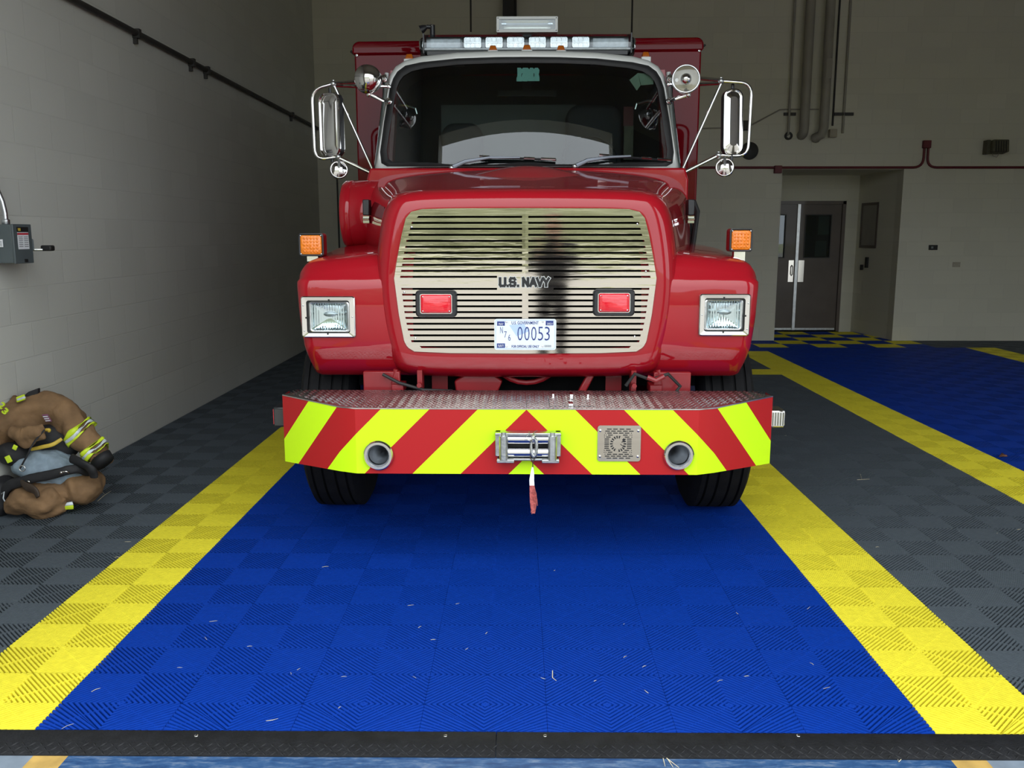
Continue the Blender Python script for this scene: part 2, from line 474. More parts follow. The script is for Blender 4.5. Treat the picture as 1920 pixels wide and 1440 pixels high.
g = M()
zs = -0.020
xs = [(-40, -1.455, 2), (-1.455, -1.35, 1), (-1.35, 1.285, 0), (1.285, 1.39, 1), (1.39, 40, 2)]
for a, b, m in xs: g.add([(a, 1.75, zs), (b, 1.75, zs), (b, 2.60, zs), (a, 2.60, zs)], [(0, 1, 2, 3)], m)
g.add([(-60, -48, zs), (60, -48, zs), (60, 1.75, zs), (-60, 1.75, zs)], [(0, 1, 2, 3)], 3)
g.add([(WLX - .2, 2.60, zs), (RX + .2, 2.60, zs), (RX + .2, 15, zs), (WLX - .2, 15, zs)], [(0, 1, 2, 3)], 4)
struct('ground', g, [WBLUE, WTAN, WGREY, APRON, SUBF])
g = M(); g.add([(-90, -120, -.03), (90, -120, -.03), (90, -48, -.03), (-90, -48, -.03)], [(0, 1, 2, 3)])
struct('lawn', g, GRASS)
tl = M()
for i in range(34):
    x = -90 + i * 3.4 + random.uniform(-1, 1); r = random.uniform(3.8, 5.2)
    tl.ball((x, -92 + random.uniform(-4, 4), r * 1.1), (r * 1.2, r, r * random.uniform(1.2, 1.5)), 10, 6)
o = build('tree_line', tl, FOLI); tag(o, 'low row of trees far across the lawn behind the camera', 'trees', kind='stuff')

# walls (each a slab with its own thickness)
w = M(); w.box((WLX - .2, 2.2, -.02), (WLX, YW + .2, CEILZ)); struct('wall_left', w, CMUY)
w = M(); w.box((RX, 2.2, -.02), (RX + .2, YW + .2, CEILZ)); struct('wall_right', w, CMUY)
RL, RR, RZ, RY = 3.71, 5.42, 2.43, 14.08
w = M()
w.box((WLX, YW, -.02), (RL, YW + .2, CEILZ))
w.box((RR, YW, -.02), (RX, YW + .2, CEILZ))
w.box((RL, YW, RZ), (RR, YW + .2, CEILZ))
w.box((RL - .2, YW + .2, -.02), (RL - .05, RY + .2, RZ + .2))                                  # recess left side
w.prism([(RR, YW + .2, -.02), (RR - .12, RY, -.02), (RR + .1, RY, -.02), (RR + .2, YW + .2, -.02)], (0, 0, RZ + .2))
w.box((RL - .2, YW + .2, RZ), (RR + .2, RY, RZ + .2))                                        # recess soffit
DL, DR, DT = 3.60, 5.11, 2.04
w.box((RL - .2, RY, DT), (RR + .2, RY + .2, RZ))
w.box((DR, RY, -.02), (RR + .2, RY + .2, DT))
struct('wall_back', w, CMUX)
w = M(); w.box((RL - .2, YW, -.06), (RR, RY + .4, DZ - .001)); struct('floor_recess', w, TGREY)
w = M(); w.box((WLX - .2, 2.2, CEILZ), (RX + .2, YW + .2, CEILZ + .2)); struct('ceiling', w, CEIL)
OL, OR, OZ = -2.30, 2.25, 4.45
w = M()
w.box((WLX - .2, 2.2, -.02), (OL, 2.4, CEILZ))
w.box((OL, 2.2, OZ), (RX + .2, 2.4, CEILZ))
O2L, O2R, O2Z = 2.9, 8.2, 4.45
w.box((OR, 2.2, -.02), (O2L, 2.4, OZ))
w.box((O2R, 2.2, -.02), (RX + .2, 2.4, OZ))
struct('wall_front', w, CMUX)
w = M(); w.box((O2L - .1, 2.41, 3.3), (O2R + .1, 2.46, O2Z + .1))
for k in range(4): w.box((O2L - .1, 2.40, 2.9 + .4 + k * .3), (O2R + .1, 2.475, 3.33 + k * .3))
struct('door_1', w, CEIL)

# movement joints in the back wall
w = M()
for px, y0, y1 in ((1187, -60, 70), (882, -60, 60), (632, 330, 470)):
    a, b = W(px, y0, YW), W(px, y1, YW); x = a.x
    w.box((x - .012, YW - .004, b.z), (x + .012, YW + .01, a.z))
struct('trim_1', w, PIPED)

# ------------------------------------------------------------------ double door in the recess
dx = 4.385
def door_leaf(name, x0, x1, wx0, wx1, label):
    m = M()
    y0, y1 = RY + .03, RY + .075
    z0, z1 = 1.17, 1.82
    m.box((x0, y0, .012), (wx0, y1, DT - .05)); m.box((wx1, y0, .012), (x1, y1, DT - .05))
    m.box((wx0, y0, .012), (wx1, y1, z0)); m.box((wx0, y0, z1), (wx1, y1, DT - .05))
    o = build(name, m, DOORB); o['kind'] = 'structure'
    g = M(); g.box((wx0, y0 + .015, z0), (wx1, y0 + .022, z1)); build('pane', g, DGLASS, o)
    s = M()
    for a, b in ((wx0 - .015, wx0), (wx1, wx1 + .015)): s.box((a, y0 - .008, z0 - .015), (b, y0 + .01, z1 + .015))
    s.box((wx0, y0 - .008, z0 - .015), (wx1, y0 + .01, z0)); s.box((wx0, y0 - .008, z1), (wx1, y0 + .01, z1 + .015))
    build('window_bead', s, PIPED, o)
    k = M(); k.box((x0 + .01, y0 - .004, .012), (x1 - .01, y0, .045)); build('kick_strip', k, STEEL, o)
    return o
d1 = door_leaf('door_2', DL + .05, dx - .012, 3.75, 4.18, '')
d2 = door_leaf('door_3', dx + .012, DR - .05, 4.505, 4.895, '')
for d, x0, x1 in ((d1, dx - .12, dx - .04), (d2, dx + .035, dx + .125)):
    m = M(); m.box((x0, RY + .018, .78), (x1, RY + .03, 1.12)); build('push_plate', m, CHROME, d)
m = M(); m.tube([(dx - .07, RY + .02, .88), (dx - .07, RY - .03, .90), (dx - .07, RY - .03, 1.02), (dx - .07, RY + .02, 1.04)], .009, 8); build('pull_handle', m, STEEL, d1)
m = M(); m.box((dx - .022, RY + .005, .012), (dx + .022, RY + .03, DT - .05)); build('door_strip', m, GALV, d1)
# papers taped inside the right hand window
for a in (((4.71, 4.88), (1.52, 1.81)), ((4.68, 4.86), (1.18, 1.42))):
    m = M(); m.box((a[0][0], RY + .056, a[1][0]), (a[0][1], RY + .0575, a[1][1])); build('taped_paper', m, PAPER, d2)
m = M()
m.box((DL, RY - .01, 0), (DL + .05, RY + .1, DT)); m.box((DR - .05, RY - .01, 0), (DR, RY + .1, DT)); m.box((DL, RY - .01, DT - .05), (DR, RY + .1, DT))
struct('door_frame_1', m, DOORB)
m = M(); m.box((DL, RY + .16, -.02), (DR, RY + .2, DT)); struct('wall_corridor', m, DARK)
# frame and keypad on the dark recess side wall
def onside(t, z): return (RR - .12 * t - .003, YW + .2 + (RY - YW - .2) * t, z)
def sideq(t0, t1, z0, z1, d=.012): return [onside(t0, z0), onside(t1, z0), onside(t1, z1), onside(t0, z1)], (-d, 0, 0)
m = M()
for q in ((.42, .45, 1.32, 2.0), (.85, .88, 1.32, 2.0), (.45, .85, 1.32, 1.36), (.45, .85, 1.96, 2.0)): m.prism(*sideq(*q))
o = build('notice_frame', m, DOORB); tag(o, 'thin dark picture frame on the shaded side wall of the door recess', 'frame')
m = M(); m.prism(*sideq(.46, .84, 1.36, 1.96, .004)); build('notice_sheet', m, PIPEP, o)
m = M(); m.prism(*sideq(.60, .65, 1.02, 1.18, .03))
o = build('key_lock', m, INKK); m = M(); m.prism(*sideq(.74, .78, .98, 1.06, .03)); build('lock_cylinder', m, INKK, o); tag(o, 'small black lock fitting below the frame in the door recess', 'lock')

# ------------------------------------------------------------------ ramp edge at the door line
def ramp(x0, x1, label, screws):
    t = empty('ramp_edge', ((x0 + x1) / 2, 2.455, -.02))
    tag(t, label, 'ramp edge', 'black rubber ramp edges')
    off = t.location
    ya, yb, yc = 2.402, 2.444, 2.5105
    m = M(); m.prism([(x0, ya, -.02), (x0, ya, -.0165), (x0, yb, -.001), (x0, yc, -.001), (x0, yc, -.02)], (x1 - x0, 0, 0))
    build('wedge', m, RUBR, t, off=off)
    m = M(); sl = math.atan2(.0155, yb - ya)
    n = int((x1 - x0) / .027)
    for k in range(n):
        for r in range(3):
            x = x0 + .012 + k * .027 + r * .009; q = (r + .5) / 3
            c = Vector((x, ya + (yb - ya) * q, -.0165 + .0155 * q))
            R = Matrix.Rotation(sl, 3, 'X') @ Matrix.Rotation(math.radians(42 if (k + r) % 2 else -42), 3, 'Z')
            vs = [c + R @ Vector(p) for p in ((-.012, 0, 0), (0, -.0028, 0), (.012, 0, 0), (0, .0028, 0), (-.004, 0, .0022), (.004, 0, .0022))]
            m.add(vs, [(0, 1, 4), (1, 5, 4), (1, 2, 5), (2, 3, 5), (3, 4, 5), (3, 0, 4)])
    o = build('tread_lugs', m, RUBR, t, off=off); o['kind'] = 'stuff'
    for s in screws:
        m = M(); p = WF(s, 1378.5, 0); m.lathe([(.0001, .0032), (.0035, .003), (.006, .0015), (.0065, 0)], (p.x, p.y, -.001), (0, 0, 1), 14)
        build('screw', m, CHROME, t, off=off)
xs_ = WF(930, 1396).x
ramp(-2.45, xs_ - .001, 'black rubber ramp edge with diamond tread, left of the seam at the doorway', (368, 835))
ramp(xs_ + .001, 2.30, 'black rubber ramp edge with diamond tread, right of the seam at the doorway', (1022, 1497))

# ------------------------------------------------------------------ straw and leaf
def straw(px, py, L, a, z=0.0, k=0.0):
    L *= .62
    p = WF(px, py, z); r = .0006 + .0004 * random.random()
    d = Vector((math.cos(a), math.sin(a), 0)) * L / 2; n = Vector((-math.sin(a), math.cos(a), 0)) * L * k
    m = M(); m.tube([p - d + Vector((0,0,r)), p + n + Vector((0,0,r + .001)), p + d + Vector((0,0,r))], [r*.7, r, r*.5], 5)
    return m, p
bits = [(386,1197,.05,2.2),(400,1165,.05,.3),(337,1252,.03,0),(180,1294,.05,.9),(468,1212,.03,.1),(545,1263,.03,2.0),(560,1255,.025,1.),(127,1362,.06,.9),
        (510,1350,.06,.4),(645,1269,.03,.1),(777,1270,.03,2.4),(787,1176,.03,1.0),(812,1200,.03,.2),(875,1217,.03,1.),(912,1187,.03,1.2),(1116,1277,.02,.7),
        (1170,1170,.02,1.2),(1212,1297,.04,2.),(1172,1232,.03,.8),(1208,1250,.03,.6),(1516,1140,.05,.9),(1550,1290,.05,.4),(1522,1245,.03,2.),(1400,1268,.03,.2),
        (1350,1277,.04,.5),(637,1327,.02,1.),(1018,1272,.03,2.6),(858,1132,.03,.6),(770,1135,.04,.3),(610,1063,.05,.3),(1382,1150,.03,1.8),(220,1045,.04,.2),
        (240,1016,.05,.1),(1645,1026,.03,.2),(1870,1000,.03,1.),(1473,817,.03,.3),(1910,993,.04,.4),(1040,1070,.02,.9)]
first = None
for i, (px, py, L, a) in enumerate(bits):
    m, p = straw(px, py, L, a, 0, random.uniform(-.12, .12))
    o = build('straw_bit', m, STRAWM, off=p); o.location = p
    tag(o, 'thin pale bit of dry straw lying loose on the floor tiles', 'straw', 'straw bits scattered on the tiles')
def sprig(name, pxs, z, label, r=.0015):
    p0 = WF(*pxs[0][0], z); m = M()
    for line in pxs:
        pts = [WF(x, y, z) + Vector((0, 0, r + .0012 * (i % 2))) for i, (x, y) in enumerate(line)]
        m.tube(pts, [r] * (len(pts) - 1) + [r * .5], 5)
    o = build(name, m, STRAWM, off=p0); o.location = p0
    tag(o, label, 'straw')
sprig('straw_sprig', [[(1222,1403),(1242,1417),(1273,1440)], [(1226,1421),(1242,1417)], [(1242,1417),(1247,1438)], [(1252,1424),(1262,1440)]], -.02, 'branched pale straw sprig at the foot of the ramp edge')
sprig('straw_sprig', [[(1683,1423),(1685,1430),(1693,1421)]], -.02, 'small v shaped straw sprig on the blue paint below the ramp edge')
sprig('straw_sprig', [[(1607,900),(1630,899)], [(1613,889),(1616,900)]], 0, 'thin white twig lying alone on the grey tiles right of the truck', .0012)
sprig('straw_sprig', [[(183,940),(195,930),(208,921)], [(190,921),(197,928)]], 0, 'forked white twig on the grey tiles beside the turnout gear')
sprig('straw_sprig', [[(1036,1258),(1036,1272),(1043,1277)]], 0, 'bent white straw on the blue tiles in front of the bumper')
m = M(); p = WF(1881, 857)
for k in range(2):
    s = -1 if k else 1
    m.add([p + Vector((-.03, 0, .002)), p + Vector((0, .012 * s, .018)), p + Vector((.032, .004 * s, .006)), p + Vector((.004, -.03 * s, .024))], [(0, 1, 2), (0, 2, 3)])
o = build('dead_leaf', m, LEAFM, off=p); o.location = p; tag(o, 'curled brown dead leaf on the dark blue tiles', 'leaf')
sm = o.modifiers.new('thick', 'SOLIDIFY'); sm.thickness = .001

# ------------------------------------------------------------------ pipes and fittings on the back wall
def pipe(name, pts, r, mat, label, cat='pipe', group=None, n=12, base=None):
    m = M(); m.tube(pts, r, n); b = Vector(base if base else pts[-1])
    o = build(name, m, mat, off=b); o.location = b
    tag(o, label, cat, group); return o
def fillet(a, b, c, r, n=6):
    a, b, c = Vector(a), Vector(b), Vector(c)
    u = (a - b).normalized(); v = (c - b).normalized()
    p0, p1 = b + u * r, b + v * r
    return [p0 * (1-t)**2 + b * 2*t*(1-t) + p1 * t*t for t in [i / n for i in range(n + 1)]]
yp = YW - .11
def vpipe(name, px, py, r, label, yo=.11, elbow=True, cat='pipe', mat=None):
    p = W(px, py, YW - yo)
    top = Vector((p.x, p.y, CEILZ))
    pts = [top] + (fillet(top, p, (p.x, YW + .02, p.z), r * 1.6) + [Vector((p.x, YW + .02, p.z))] if elbow else [p])
    return pipe(name, pts, r, mat or PIPEP, label, cat, base=top)
vpipe('wall_pipe', 1507, 252, .066, 'fat painted wall pipe with rounded lower end, left of the two fat pipes')
p = W(1544, 248, YW - .12); top = Vector((p.x, p.y, CEILZ))
q = W(1531, 257, YW)
pipe('wall_pipe', [top, p + Vector((0, 0, .06)), p + Vector((-.02, .02, -.03)), p + Vector((-.09, .08, -.07)), Vector((q.x, YW + .02, p.z - .07))], .064, PIPEP, 'fat painted wall pipe that elbows left into the wall', base=top)
vpipe('thin_conduit', 1478, 252, .016, 'thin conduit ending in a black ring, left of the fat pipes', .05)
p = W(1478, 255, YW)
m = M(); m.lathe([(.028, 0), (.055, .0), (.055, .03), (.028, .03), (.028, 0)], p + Vector((0, .004, 0)), (0, -1, 0), 20); o = build('pipe_sleeve', m, INKK, off=p); o.location = p
tag(o, 'black ring sleeve around the thin conduit on the back wall', 'pipe fitting')
vpipe('thin_conduit', 1580, 250, .018, 'thin conduit hanging free on the right of the pipe group', .0175, False)
vpipe('thin_conduit', 1561, 236, .013, 'thin dark line running down beside the fat pipe to a pale box', .0128, False, mat=PIPED)
p = W(1559, 251, YW); m = M(); m.cbox(p + Vector((0, -.045, 0)), (.10, .09, .11)); o = build('outlet_box', m, BRASS, bevel=.006, off=p); o.location = p
tag(o, 'pale square box under the thin dark line among the wall pipes', 'electrical box')
m = M(); m.cbox(W(1559, 251, YW) + Vector((0, -.093, 0)), (.07, .008, .08)); build('cover_plate', m, BRASS, o, off=p)
for a, b, lab in ((1470, 1492, 'short metal strut bracket behind the thin left conduit'), (1564, 1600, 'metal strut bracket behind the right hand conduits')):
    p0, p1 = W(a, 214, YW - .02), W(b, 214, YW - .02)
    m = M(); m.box((p0.x, YW - .035, p0.z - .02), (p1.x, YW - .001, p0.z + .02)); o = build('strut_bracket', m, PIPED, off=p0); o.location = p0; tag(o, lab, 'bracket')
p0 = W(1555, 128, YW - .185); m = M(); m.cbox(p0, (.05, .004, .07)); o = build('pipe_tag', m, INKR, off=p0); o.location = p0; tag(o, 'tiny red and white label on the elbowed wall pipe', 'label')
m = M(); m.cbox(p0 + Vector((0, -.001, .0)), (.08, .003, .26)); build('tape_wrap', m, PIPEP, o, off=p0)
# slack cable across the wall
pts = [W(1313, 241, YW - .02), W(1394, 239, YW - .02), W(1402, 238, YW - .02), W(1462, 206, YW - .02), W(1476, 205, YW - .02), W(1535, 205, YW - .02)]
pipe('wall_cable', pts, .009, PIPEP, 'thin slanting cable on the back wall left of the pipes', 'cable', base=pts[0])
p = W(1396, 236, YW); m = M(); m.cbox(p + Vector((0, -.037, 0)), (.09, .084, .13)); o = build('cable_box', m, PIPED, off=p, bevel=.006); o.location = p; tag(o, 'small dark box on the back wall behind the right mirror', 'electrical box')
m = M(); m.cbox(p + Vector((0, -.083, 0)), (.06, .006, .09)); build('lid', m, PIPED, o, off=p)
p = W(1405, 283, YW); m = M(); m.lathe([(.001, .07), (.02, .07), (.035, .06), (.09, .055), (.118, .04), (.122, .01), (.122, 0)], p, (0, -1, 0), 32)
o = build('alarm_bell', m, GUN, off=p); o.location = p; tag(o, 'dark round alarm bell on the back wall behind the right mirror', 'bell')
# red fire conduit
r = .017; ya = YW - .0173
zl = W(1720, 314, ya).z
jx, jz = W(1736, 272, ya).x, W(1736, 276, ya).z
a = W(1735, 300, ya).x - .025; b = a + .055
L = Vector((W(1310, 317, ya).x, ya, zl)); R = Vector((RX - .05, ya, zl))
pts = [L] + fillet(L, (a, ya, zl), (a, ya, jz), .14) + [Vector((a, ya, jz))]
pipe('red_conduit', pts, r, REDC, 'dark red conduit running left from the upper junction box over the door recess', 'conduit', base=L)
pts = [Vector((b, ya, jz))] + fillet((b, ya, jz), (b, ya, zl), R, .14) + [R]
pipe('red_conduit', pts, r, REDC, 'dark red conduit running right from the upper junction box', 'conduit', base=R)
for px, py, lab in ((1736, 271, 'dark red junction box where the conduit rises above the wall'), (1457.5, 318, 'dark red junction box at the corner of the door recess')):
    p = W(px, py, YW); m = M(); m.cbox(p + Vector((0, -.028, 0)), (.105, .062, .105)); o = build('junction_box', m, REDC, bevel=.006, off=p); o.location = p; tag(o, lab, 'junction box')
    m = M(); m.cbox(p + Vector((0, -.061, 0)), (.085, .006, .085)); build('cover_plate', m, REDC, o, off=p)
# floodlight
p = W(1858, 277, YW)
t = empty('wall_floodlight', p); tag(t, 'olive box floodlight on the back wall at the upper right', 'floodlight')
m = M(); m.cbox(p + Vector((-.09, -.06, 0)), (.05, .12, .19)); build('mount', m, OLIVE, t, off=p, bevel=.005)
R3 = Matrix.Rotation(math.radians(-8), 4, 'X')
m = M(); m.cbox(p + Vector((.04, -.12, 0)), (.22, .16, .17), mat=R3); build('housing', m, OLIVE, t, off=p, bevel=.012)
m = M()
for k in range(5): m.cbox(p + Vector((-.035 + k * .035, -.205, 0)), (.008, .012, .15), mat=R3)
build('louvre', m, PIPED, t, off=p)
m = M(); m.tube([p + Vector((-.03, -.1, -.08)), p + Vector((-.02, -.12, -.125)), p + Vector((.03, -.12, -.14)), p + Vector((.07, -.1, -.09))], .006, 6); build('lead', m, BRASS, t, off=p)
# plates
p = W(1749, 464, YW); m = M(); m.cbox(p + Vector((0, -.010, 0)), (.12, .026, .07)); o = build('thermostat', m, INKK, bevel=.004, off=p); o.location = p; tag(o, 'small black thermostat on the wall right of the door recess', 'thermostat')
m = M(); m.cbox(p + Vector((-.02, -.026, 0)), (.03, .004, .03)); build('dial', m, GREYP, o, off=p)
p = W(1793, 496, YW); m = M(); m.cbox(p + Vector((0, -.003, 0)), (.11, .014, .07)); o = build('blank_plate', m, BRASS, bevel=.003, off=p); o.location = p; tag(o, 'beige blank wall plate below and right of the black thermostat', 'wall plate')
for s in (-.035, .035):
    m = M(); m.ball(p + Vector((s, -.0105, 0)), (.004, .002, .004), 8, 4); build('screw', m, STEEL, o, off=p)
# downpipe behind the work light
p = W(956, 30, YW); m = M(); m.box((p.x - .095, YW - .16, 3.9), (p.x + .095, YW - .001, CEILZ)); o = build('downpipe', m, PIPED, off=p); o.location = p; tag(o, 'brown square downpipe on the back wall above the work light', 'downpipe')
pipe('drop_cord', [W(966, -40, YW - .25), W(966, 34, YW - .25)], .012, INKK, 'thin black cord hanging in front of the brown downpipe', 'cord', base=W(966, -40, YW - .25))

# ------------------------------------------------------------------ left wall
c0, c1 = WX(150, 0, WLX + .03), WX(583, 237, WLX + .03)
zc = (c0.z + c1.z) / 2
a, b = Vector((WLX + .03, 2.45, zc)), Vector((WLX + .03, YW - .01, zc))
m = M(); m.tube([a, b], .021, 12); t = build('wall_conduit', m, PIPED, off=a); t.location = a
tag(t, 'long dark conduit running along the left block wall', 'conduit')
for px, py in ((257, 62), (360, 111), (388, 130), (548, 220)):
    q = WX(px, py, WLX + .03); m = M(); m.box((WLX, q.y - .02, zc - .035), (WLX + .055, q.y + .02, zc + .03)); m.box((WLX, q.y - .012, zc - .075), (WLX + .03, q.y + .012, zc - .03))
    build('pipe_clamp', m, PIPED, t, off=a)
# disconnect switch
XB = WLX + .15
pf0, pf1 = WX(24, 420, XB), WX(57, 420, XB); z1 = WX(24, 421, XB).z; z0 = WX(26, 494, XB).z
y0, y1 = pf0.y, pf1.y
t = empty('disconnect_switch', (WLX + .07, (y0 + y1) / 2, z0)); tag(t, 'grey electrical disconnect switch box on the left block wall', 'switch box')
o_ = t.location.copy()
m = M(); m.box((WLX, y0, z0), (XB - .012, y1, z1)); build('enclosure', m, BOXG, t, off=o_, bevel=.004)
m = M(); m.box((XB - .012, y0 - .004, z0 - .003), (XB, y1 + .004, z1 + .003)); cov = build('cover', m, BOXG, t, off=o_, bevel=.003)
u = (0, 1, 0)
def xplate(y, z, w, h, d, mat, name, par):
    m = M(); m.box((XB, y - w/2, z - h/2), (XB + d, y + w/2, z + h/2)); return build(name, m, mat, par, off=o_)
ym, hh = (y0 + y1) / 2, z1 - z0
lb = xplate(ym, z1 - hh*.42, (y1-y0)*.62, hh*.44, .0012, INKW, 'danger_label', cov)
xplate(ym, z1 - hh*.24, (y1-y0)*.62, hh*.05, .0018, INKR, 'warning_band', cov)
xplate(ym, z1 - hh*.12, (y1-y0)*.66, hh*.12, .0012, INKK, 'maker_label', cov)
m = M()
for k in range(6):
    for s in (-1, 1): m.box((XB + .001, ym + s*(y1-y0)*.15 - .02, z1 - hh*(.33 + k*.05)), (XB + .0018, ym + s*(y1-y0)*.15 + .02, z1 - hh*(.31 + k*.05)))
build('label_text', m, INKG, lb, off=o_)
m = M(); m.box((XB + .001, ym - .045, z1 - hh*.16), (XB + .0018, ym - .02, z1 - hh*.09)); build('label_mark', m, YTRIM, cov, off=o_)
xplate(ym + .01, z0 + hh*.06, .03, .016, .004, INKK, 'latch', cov)
m = M(); m.box((WLX + .05, y0 - .0055, z0 + hh*.42), (WLX + .09, y0 - .004, z0 + hh*.62)); sk = build('rating_sticker', m, INKW, t, off=o_)
m = M()
for k in range(4): m.box((WLX + .06, y0 - .0062, z0 + hh*(.45 + .035*k)), (WLX + .084, y0 - .0055, z0 + hh*(.465 + .035*k)))
build('sticker_text', m, INKG, sk, off=o_)
lv = M(); lv.box((XB - .06, y1 + .004, z0 + hh*.30), (XB - .01, y1 + .045, z0 + hh*.64)); lv.box((XB - .05, y1 + .004, z0 + hh*.12), (XB - .02, y1 + .05, z0 + hh*.3))
hb = build('lever_guard', lv, BOXGL, t, off=o_, bevel=.012)
m = M(); m.tube([(XB - .03, y1 + .04, z0 + hh*.33), (XB + .02, y1 + .065, z0 + hh*.33)], .007, 8); build('lever', m, STEEL, hb, off=o_)
m = M(); m.cbox((XB + .04, y1 + .085, z0 + hh*.375), (.06, .05, .032)); build('grip', m, INKK, hb, off=o_, bevel=.008)
# conduit that feeds it
q = Vector((WLX + .075, (y0+y1)/2 - .02, z1)); xw = WLX + .028
pts = [q - Vector((0,0,.01)), q + Vector((0,0,.06)), q + Vector((-.008,0,.12)), Vector((xw + .012, q.y, q.z + .20)), Vector((xw, q.y, q.z + .27)), Vector((xw, q.y, 4.2))]
o = pipe('feed_conduit', pts, .0135, GALV, 'shiny bent metal conduit rising from the grey disconnect switch', 'conduit', base=q)
m = M(); m.lathe([(.019, 0), (.021, .004), (.021, .026), (.017, .03)], q, (0, 0, 1), 16, 0, True, True); build('coupling', m, GALV, o, off=q)
m = M(); m.lathe([(.0165, 0), (.0165, .03)], Vector((xw, q.y, q.z + .29)), (0, 0, 1), 14, 0, True, True); m.box((WLX, q.y - .03, q.z + .30), (WLX + .02, q.y + .03, q.z + .315)); build('strap', m, GALV, o, off=q)
# ------------------------------------------------------------------ the truck
YA = 4.90
DA = AT - AW
truck = empty('rescue_truck', (YA * math.sin(DA), YA * math.cos(DA), 0), -DA)
tag(truck, 'red rescue truck with white cab top, slotted steel grille and striped bumper', 'truck')
TO = Vector((0, YA, 0))
def tb(name, mb, mats, par=None, **k):
    return build(name, mb, mats, par or truck, off=TO, **k)
def CX(px): return (px - 988)

# ---- bumper
YB = 3.75
zt, zb = S(988, 768, YB).z, S(988, 889, YB).z
xc = S(1324, 768, YB).x                                  # front flat half width
YC = 4.07
xo = (S(1450, 742, YC).x - S(530, 742, YC).x) / 2
zob = S(534, 865, 4.07).z
YR = 4.20
bm_ = M()
# front skin (u along the face, v measured up from the top edge)
fr = [(-xo, YC, 0), (-xc - .05, YB + .035, 0), (-xc + .03, YB, 0), (0, YB, 0), (xc - .03, YB, 0), (xc + .05, YB + .035, 0), (xo, YC, 0)]
def botz(i): return zob if i in (0, 6) else zb
top = [Vector((x, y, zt)) for x, y, _ in fr]
bot = [Vector((x, y, botz(i))) for i, (x, y, _) in enumerate(fr)]
n = len(fr)
bm_.add(top + bot, [(i, i + 1, n + i + 1, n + i) for i in (0, 1, n - 3, n - 2)], 0)
HRN = [S(710, 853, YB), S(1272, 853, YB)]
HR = .054; xf = xc - .03
def fq(x0, x1, z0, z1):
    bm_.add([Vector((x, YB, z)) for x, z in ((x0, z1), (x1, z1), (x1, z0), (x0, z0))], [(0, 1, 2, 3)], 0)
sq = .062; xprev = -xf
for hc in HRN:
    fq(xprev, hc.x - sq, zb, zt); fq(hc.x - sq, hc.x + sq, hc.z + sq, zt); fq(hc.x - sq, hc.x + sq, zb, hc.z - sq)
    ci, rq = [], []
    for k in range(32):
        a = 2 * PI * (k + .5 * 0) / 32 + PI / 4; cx_, sx_ = math.cos(a), math.sin(a); mm = max(abs(cx_), abs(sx_))
        ci.append(hc + Vector((HR * cx_, 0, HR * sx_))); rq.append(hc + Vector((sq * cx_ / mm, 0, sq * sx_ / mm)))
    bm_.loft([rq, ci], 0, True)
    xprev = hc.x + sq
fq(xprev, xf, zb, zt)
# returns: lower flange and outer ends
bk = [Vector((x, YR, z)) for x, z in ((-xo, zob), (xo, zob))]
bm_.add([Vector((-xo, YC, zt)), Vector((-xo, YC, zob)), Vector((-xo, YR, zob)), Vector((-xo, YR, zt))], [(0, 1, 2, 3)], 1)
bm_.add([Vector((xo, YC, zt)), Vector((xo, YC, zob)), Vector((xo, YR, zob)), Vector((xo, YR, zt))], [(0, 1, 2, 3)], 1)
bm_.add(bot + [b + Vector((0, .06, 0)) for b in bot], [(i, i + 1, n + i + 1, n + i) for i in range(n - 1)], 1)
bumper = tb('bumper', bm_, [CHEV, REDD], ang=20)
uv = bumper.data.uv_layers.new(name='UVMap')
cum = [0]
for i in range(1, n): cum.append(cum[-1] + (Vector(fr[i][:2]) - Vector(fr[i-1][:2])).length)
def uval(x, y):
    if abs(x) <= xf + 1e-4: return x
    s = 1 if x > 0 else -1; P_ = [(abs(q[0]), q[1]) for q in fr[4:]]; acc = P_[0][0]; ax = abs(x)
    for p, q in zip(P_, P_[1:]):
        L = math.hypot(q[0] - p[0], q[1] - p[1]); f = min(1, max(0, (ax - p[0]) / (q[0] - p[0]))); acc += L * f
        if f < 1: break
    return s * acc
for poly in bumper.data.polygons:
    for li in poly.loop_indices:
        co_ = bumper.data.vertices[bumper.data.loops[li].vertex_index].co
        uv.data[li].uv = (uval(co_.x, co_.y), zt - co_.z)
# tread plate deck
tp = M()
deck = [(-xo, YC), (-xc - .05, YB + .035), (-xc + .03, YB), (xc - .03, YB), (xc + .05, YB + .035), (xo, YC), (xo - .10, YR), (-xo + .10, YR)]
tp.prism([(x, y - .002, zt + .0005) for x, y in deck], (0, 0, .005))
dk = tb('tread_deck', tp, ALU, bumper)
lg = M(); st = .021
def inside(x, y):
    ax = abs(x)
    if y > YR - .012 or ax > xo - .02: return False
    if ax < xc - .03: yf = YB
    else: yf = YB + (ax - xc + .03) / (xo - xc + .03) * (YC - YB)
    return y > yf + .012
nx, ny = int(2 * xo / st), int((YR - YB) / st) + 1
for i in range(-nx // 2, nx // 2 + 1):
    for j in range(ny + 1):
        x, y = i * st + (j % 2) * st / 2, YB + .014 + j * st
        if not inside(x, y): continue
        R = Matrix.Rotation(math.radians(38 if i % 2 else -38), 3, 'Z'); c = Vector((x, y, zt + .0055))
        vs = [c + R @ Vector(p) for p in ((-.0115, 0, 0), (0, -.0032, 0), (.0115, 0, 0), (0, .0032, 0), (-.004, 0, .0022), (.004, 0, .0022))]
        lg.add(vs, [(0, 1, 4), (1, 5, 4), (1, 2, 5), (2, 3, 5), (3, 4, 5), (3, 0, 4)])
o = tb('tread_lugs', lg, ALU, bumper, ang=180); o['kind'] = 'stuff'
m = M(); m.box((-.0012, YB - .003, zt + .0054), (.0012, YB + .19, zt + .0064)); tb('deck_seam', m, INKK, bumper)
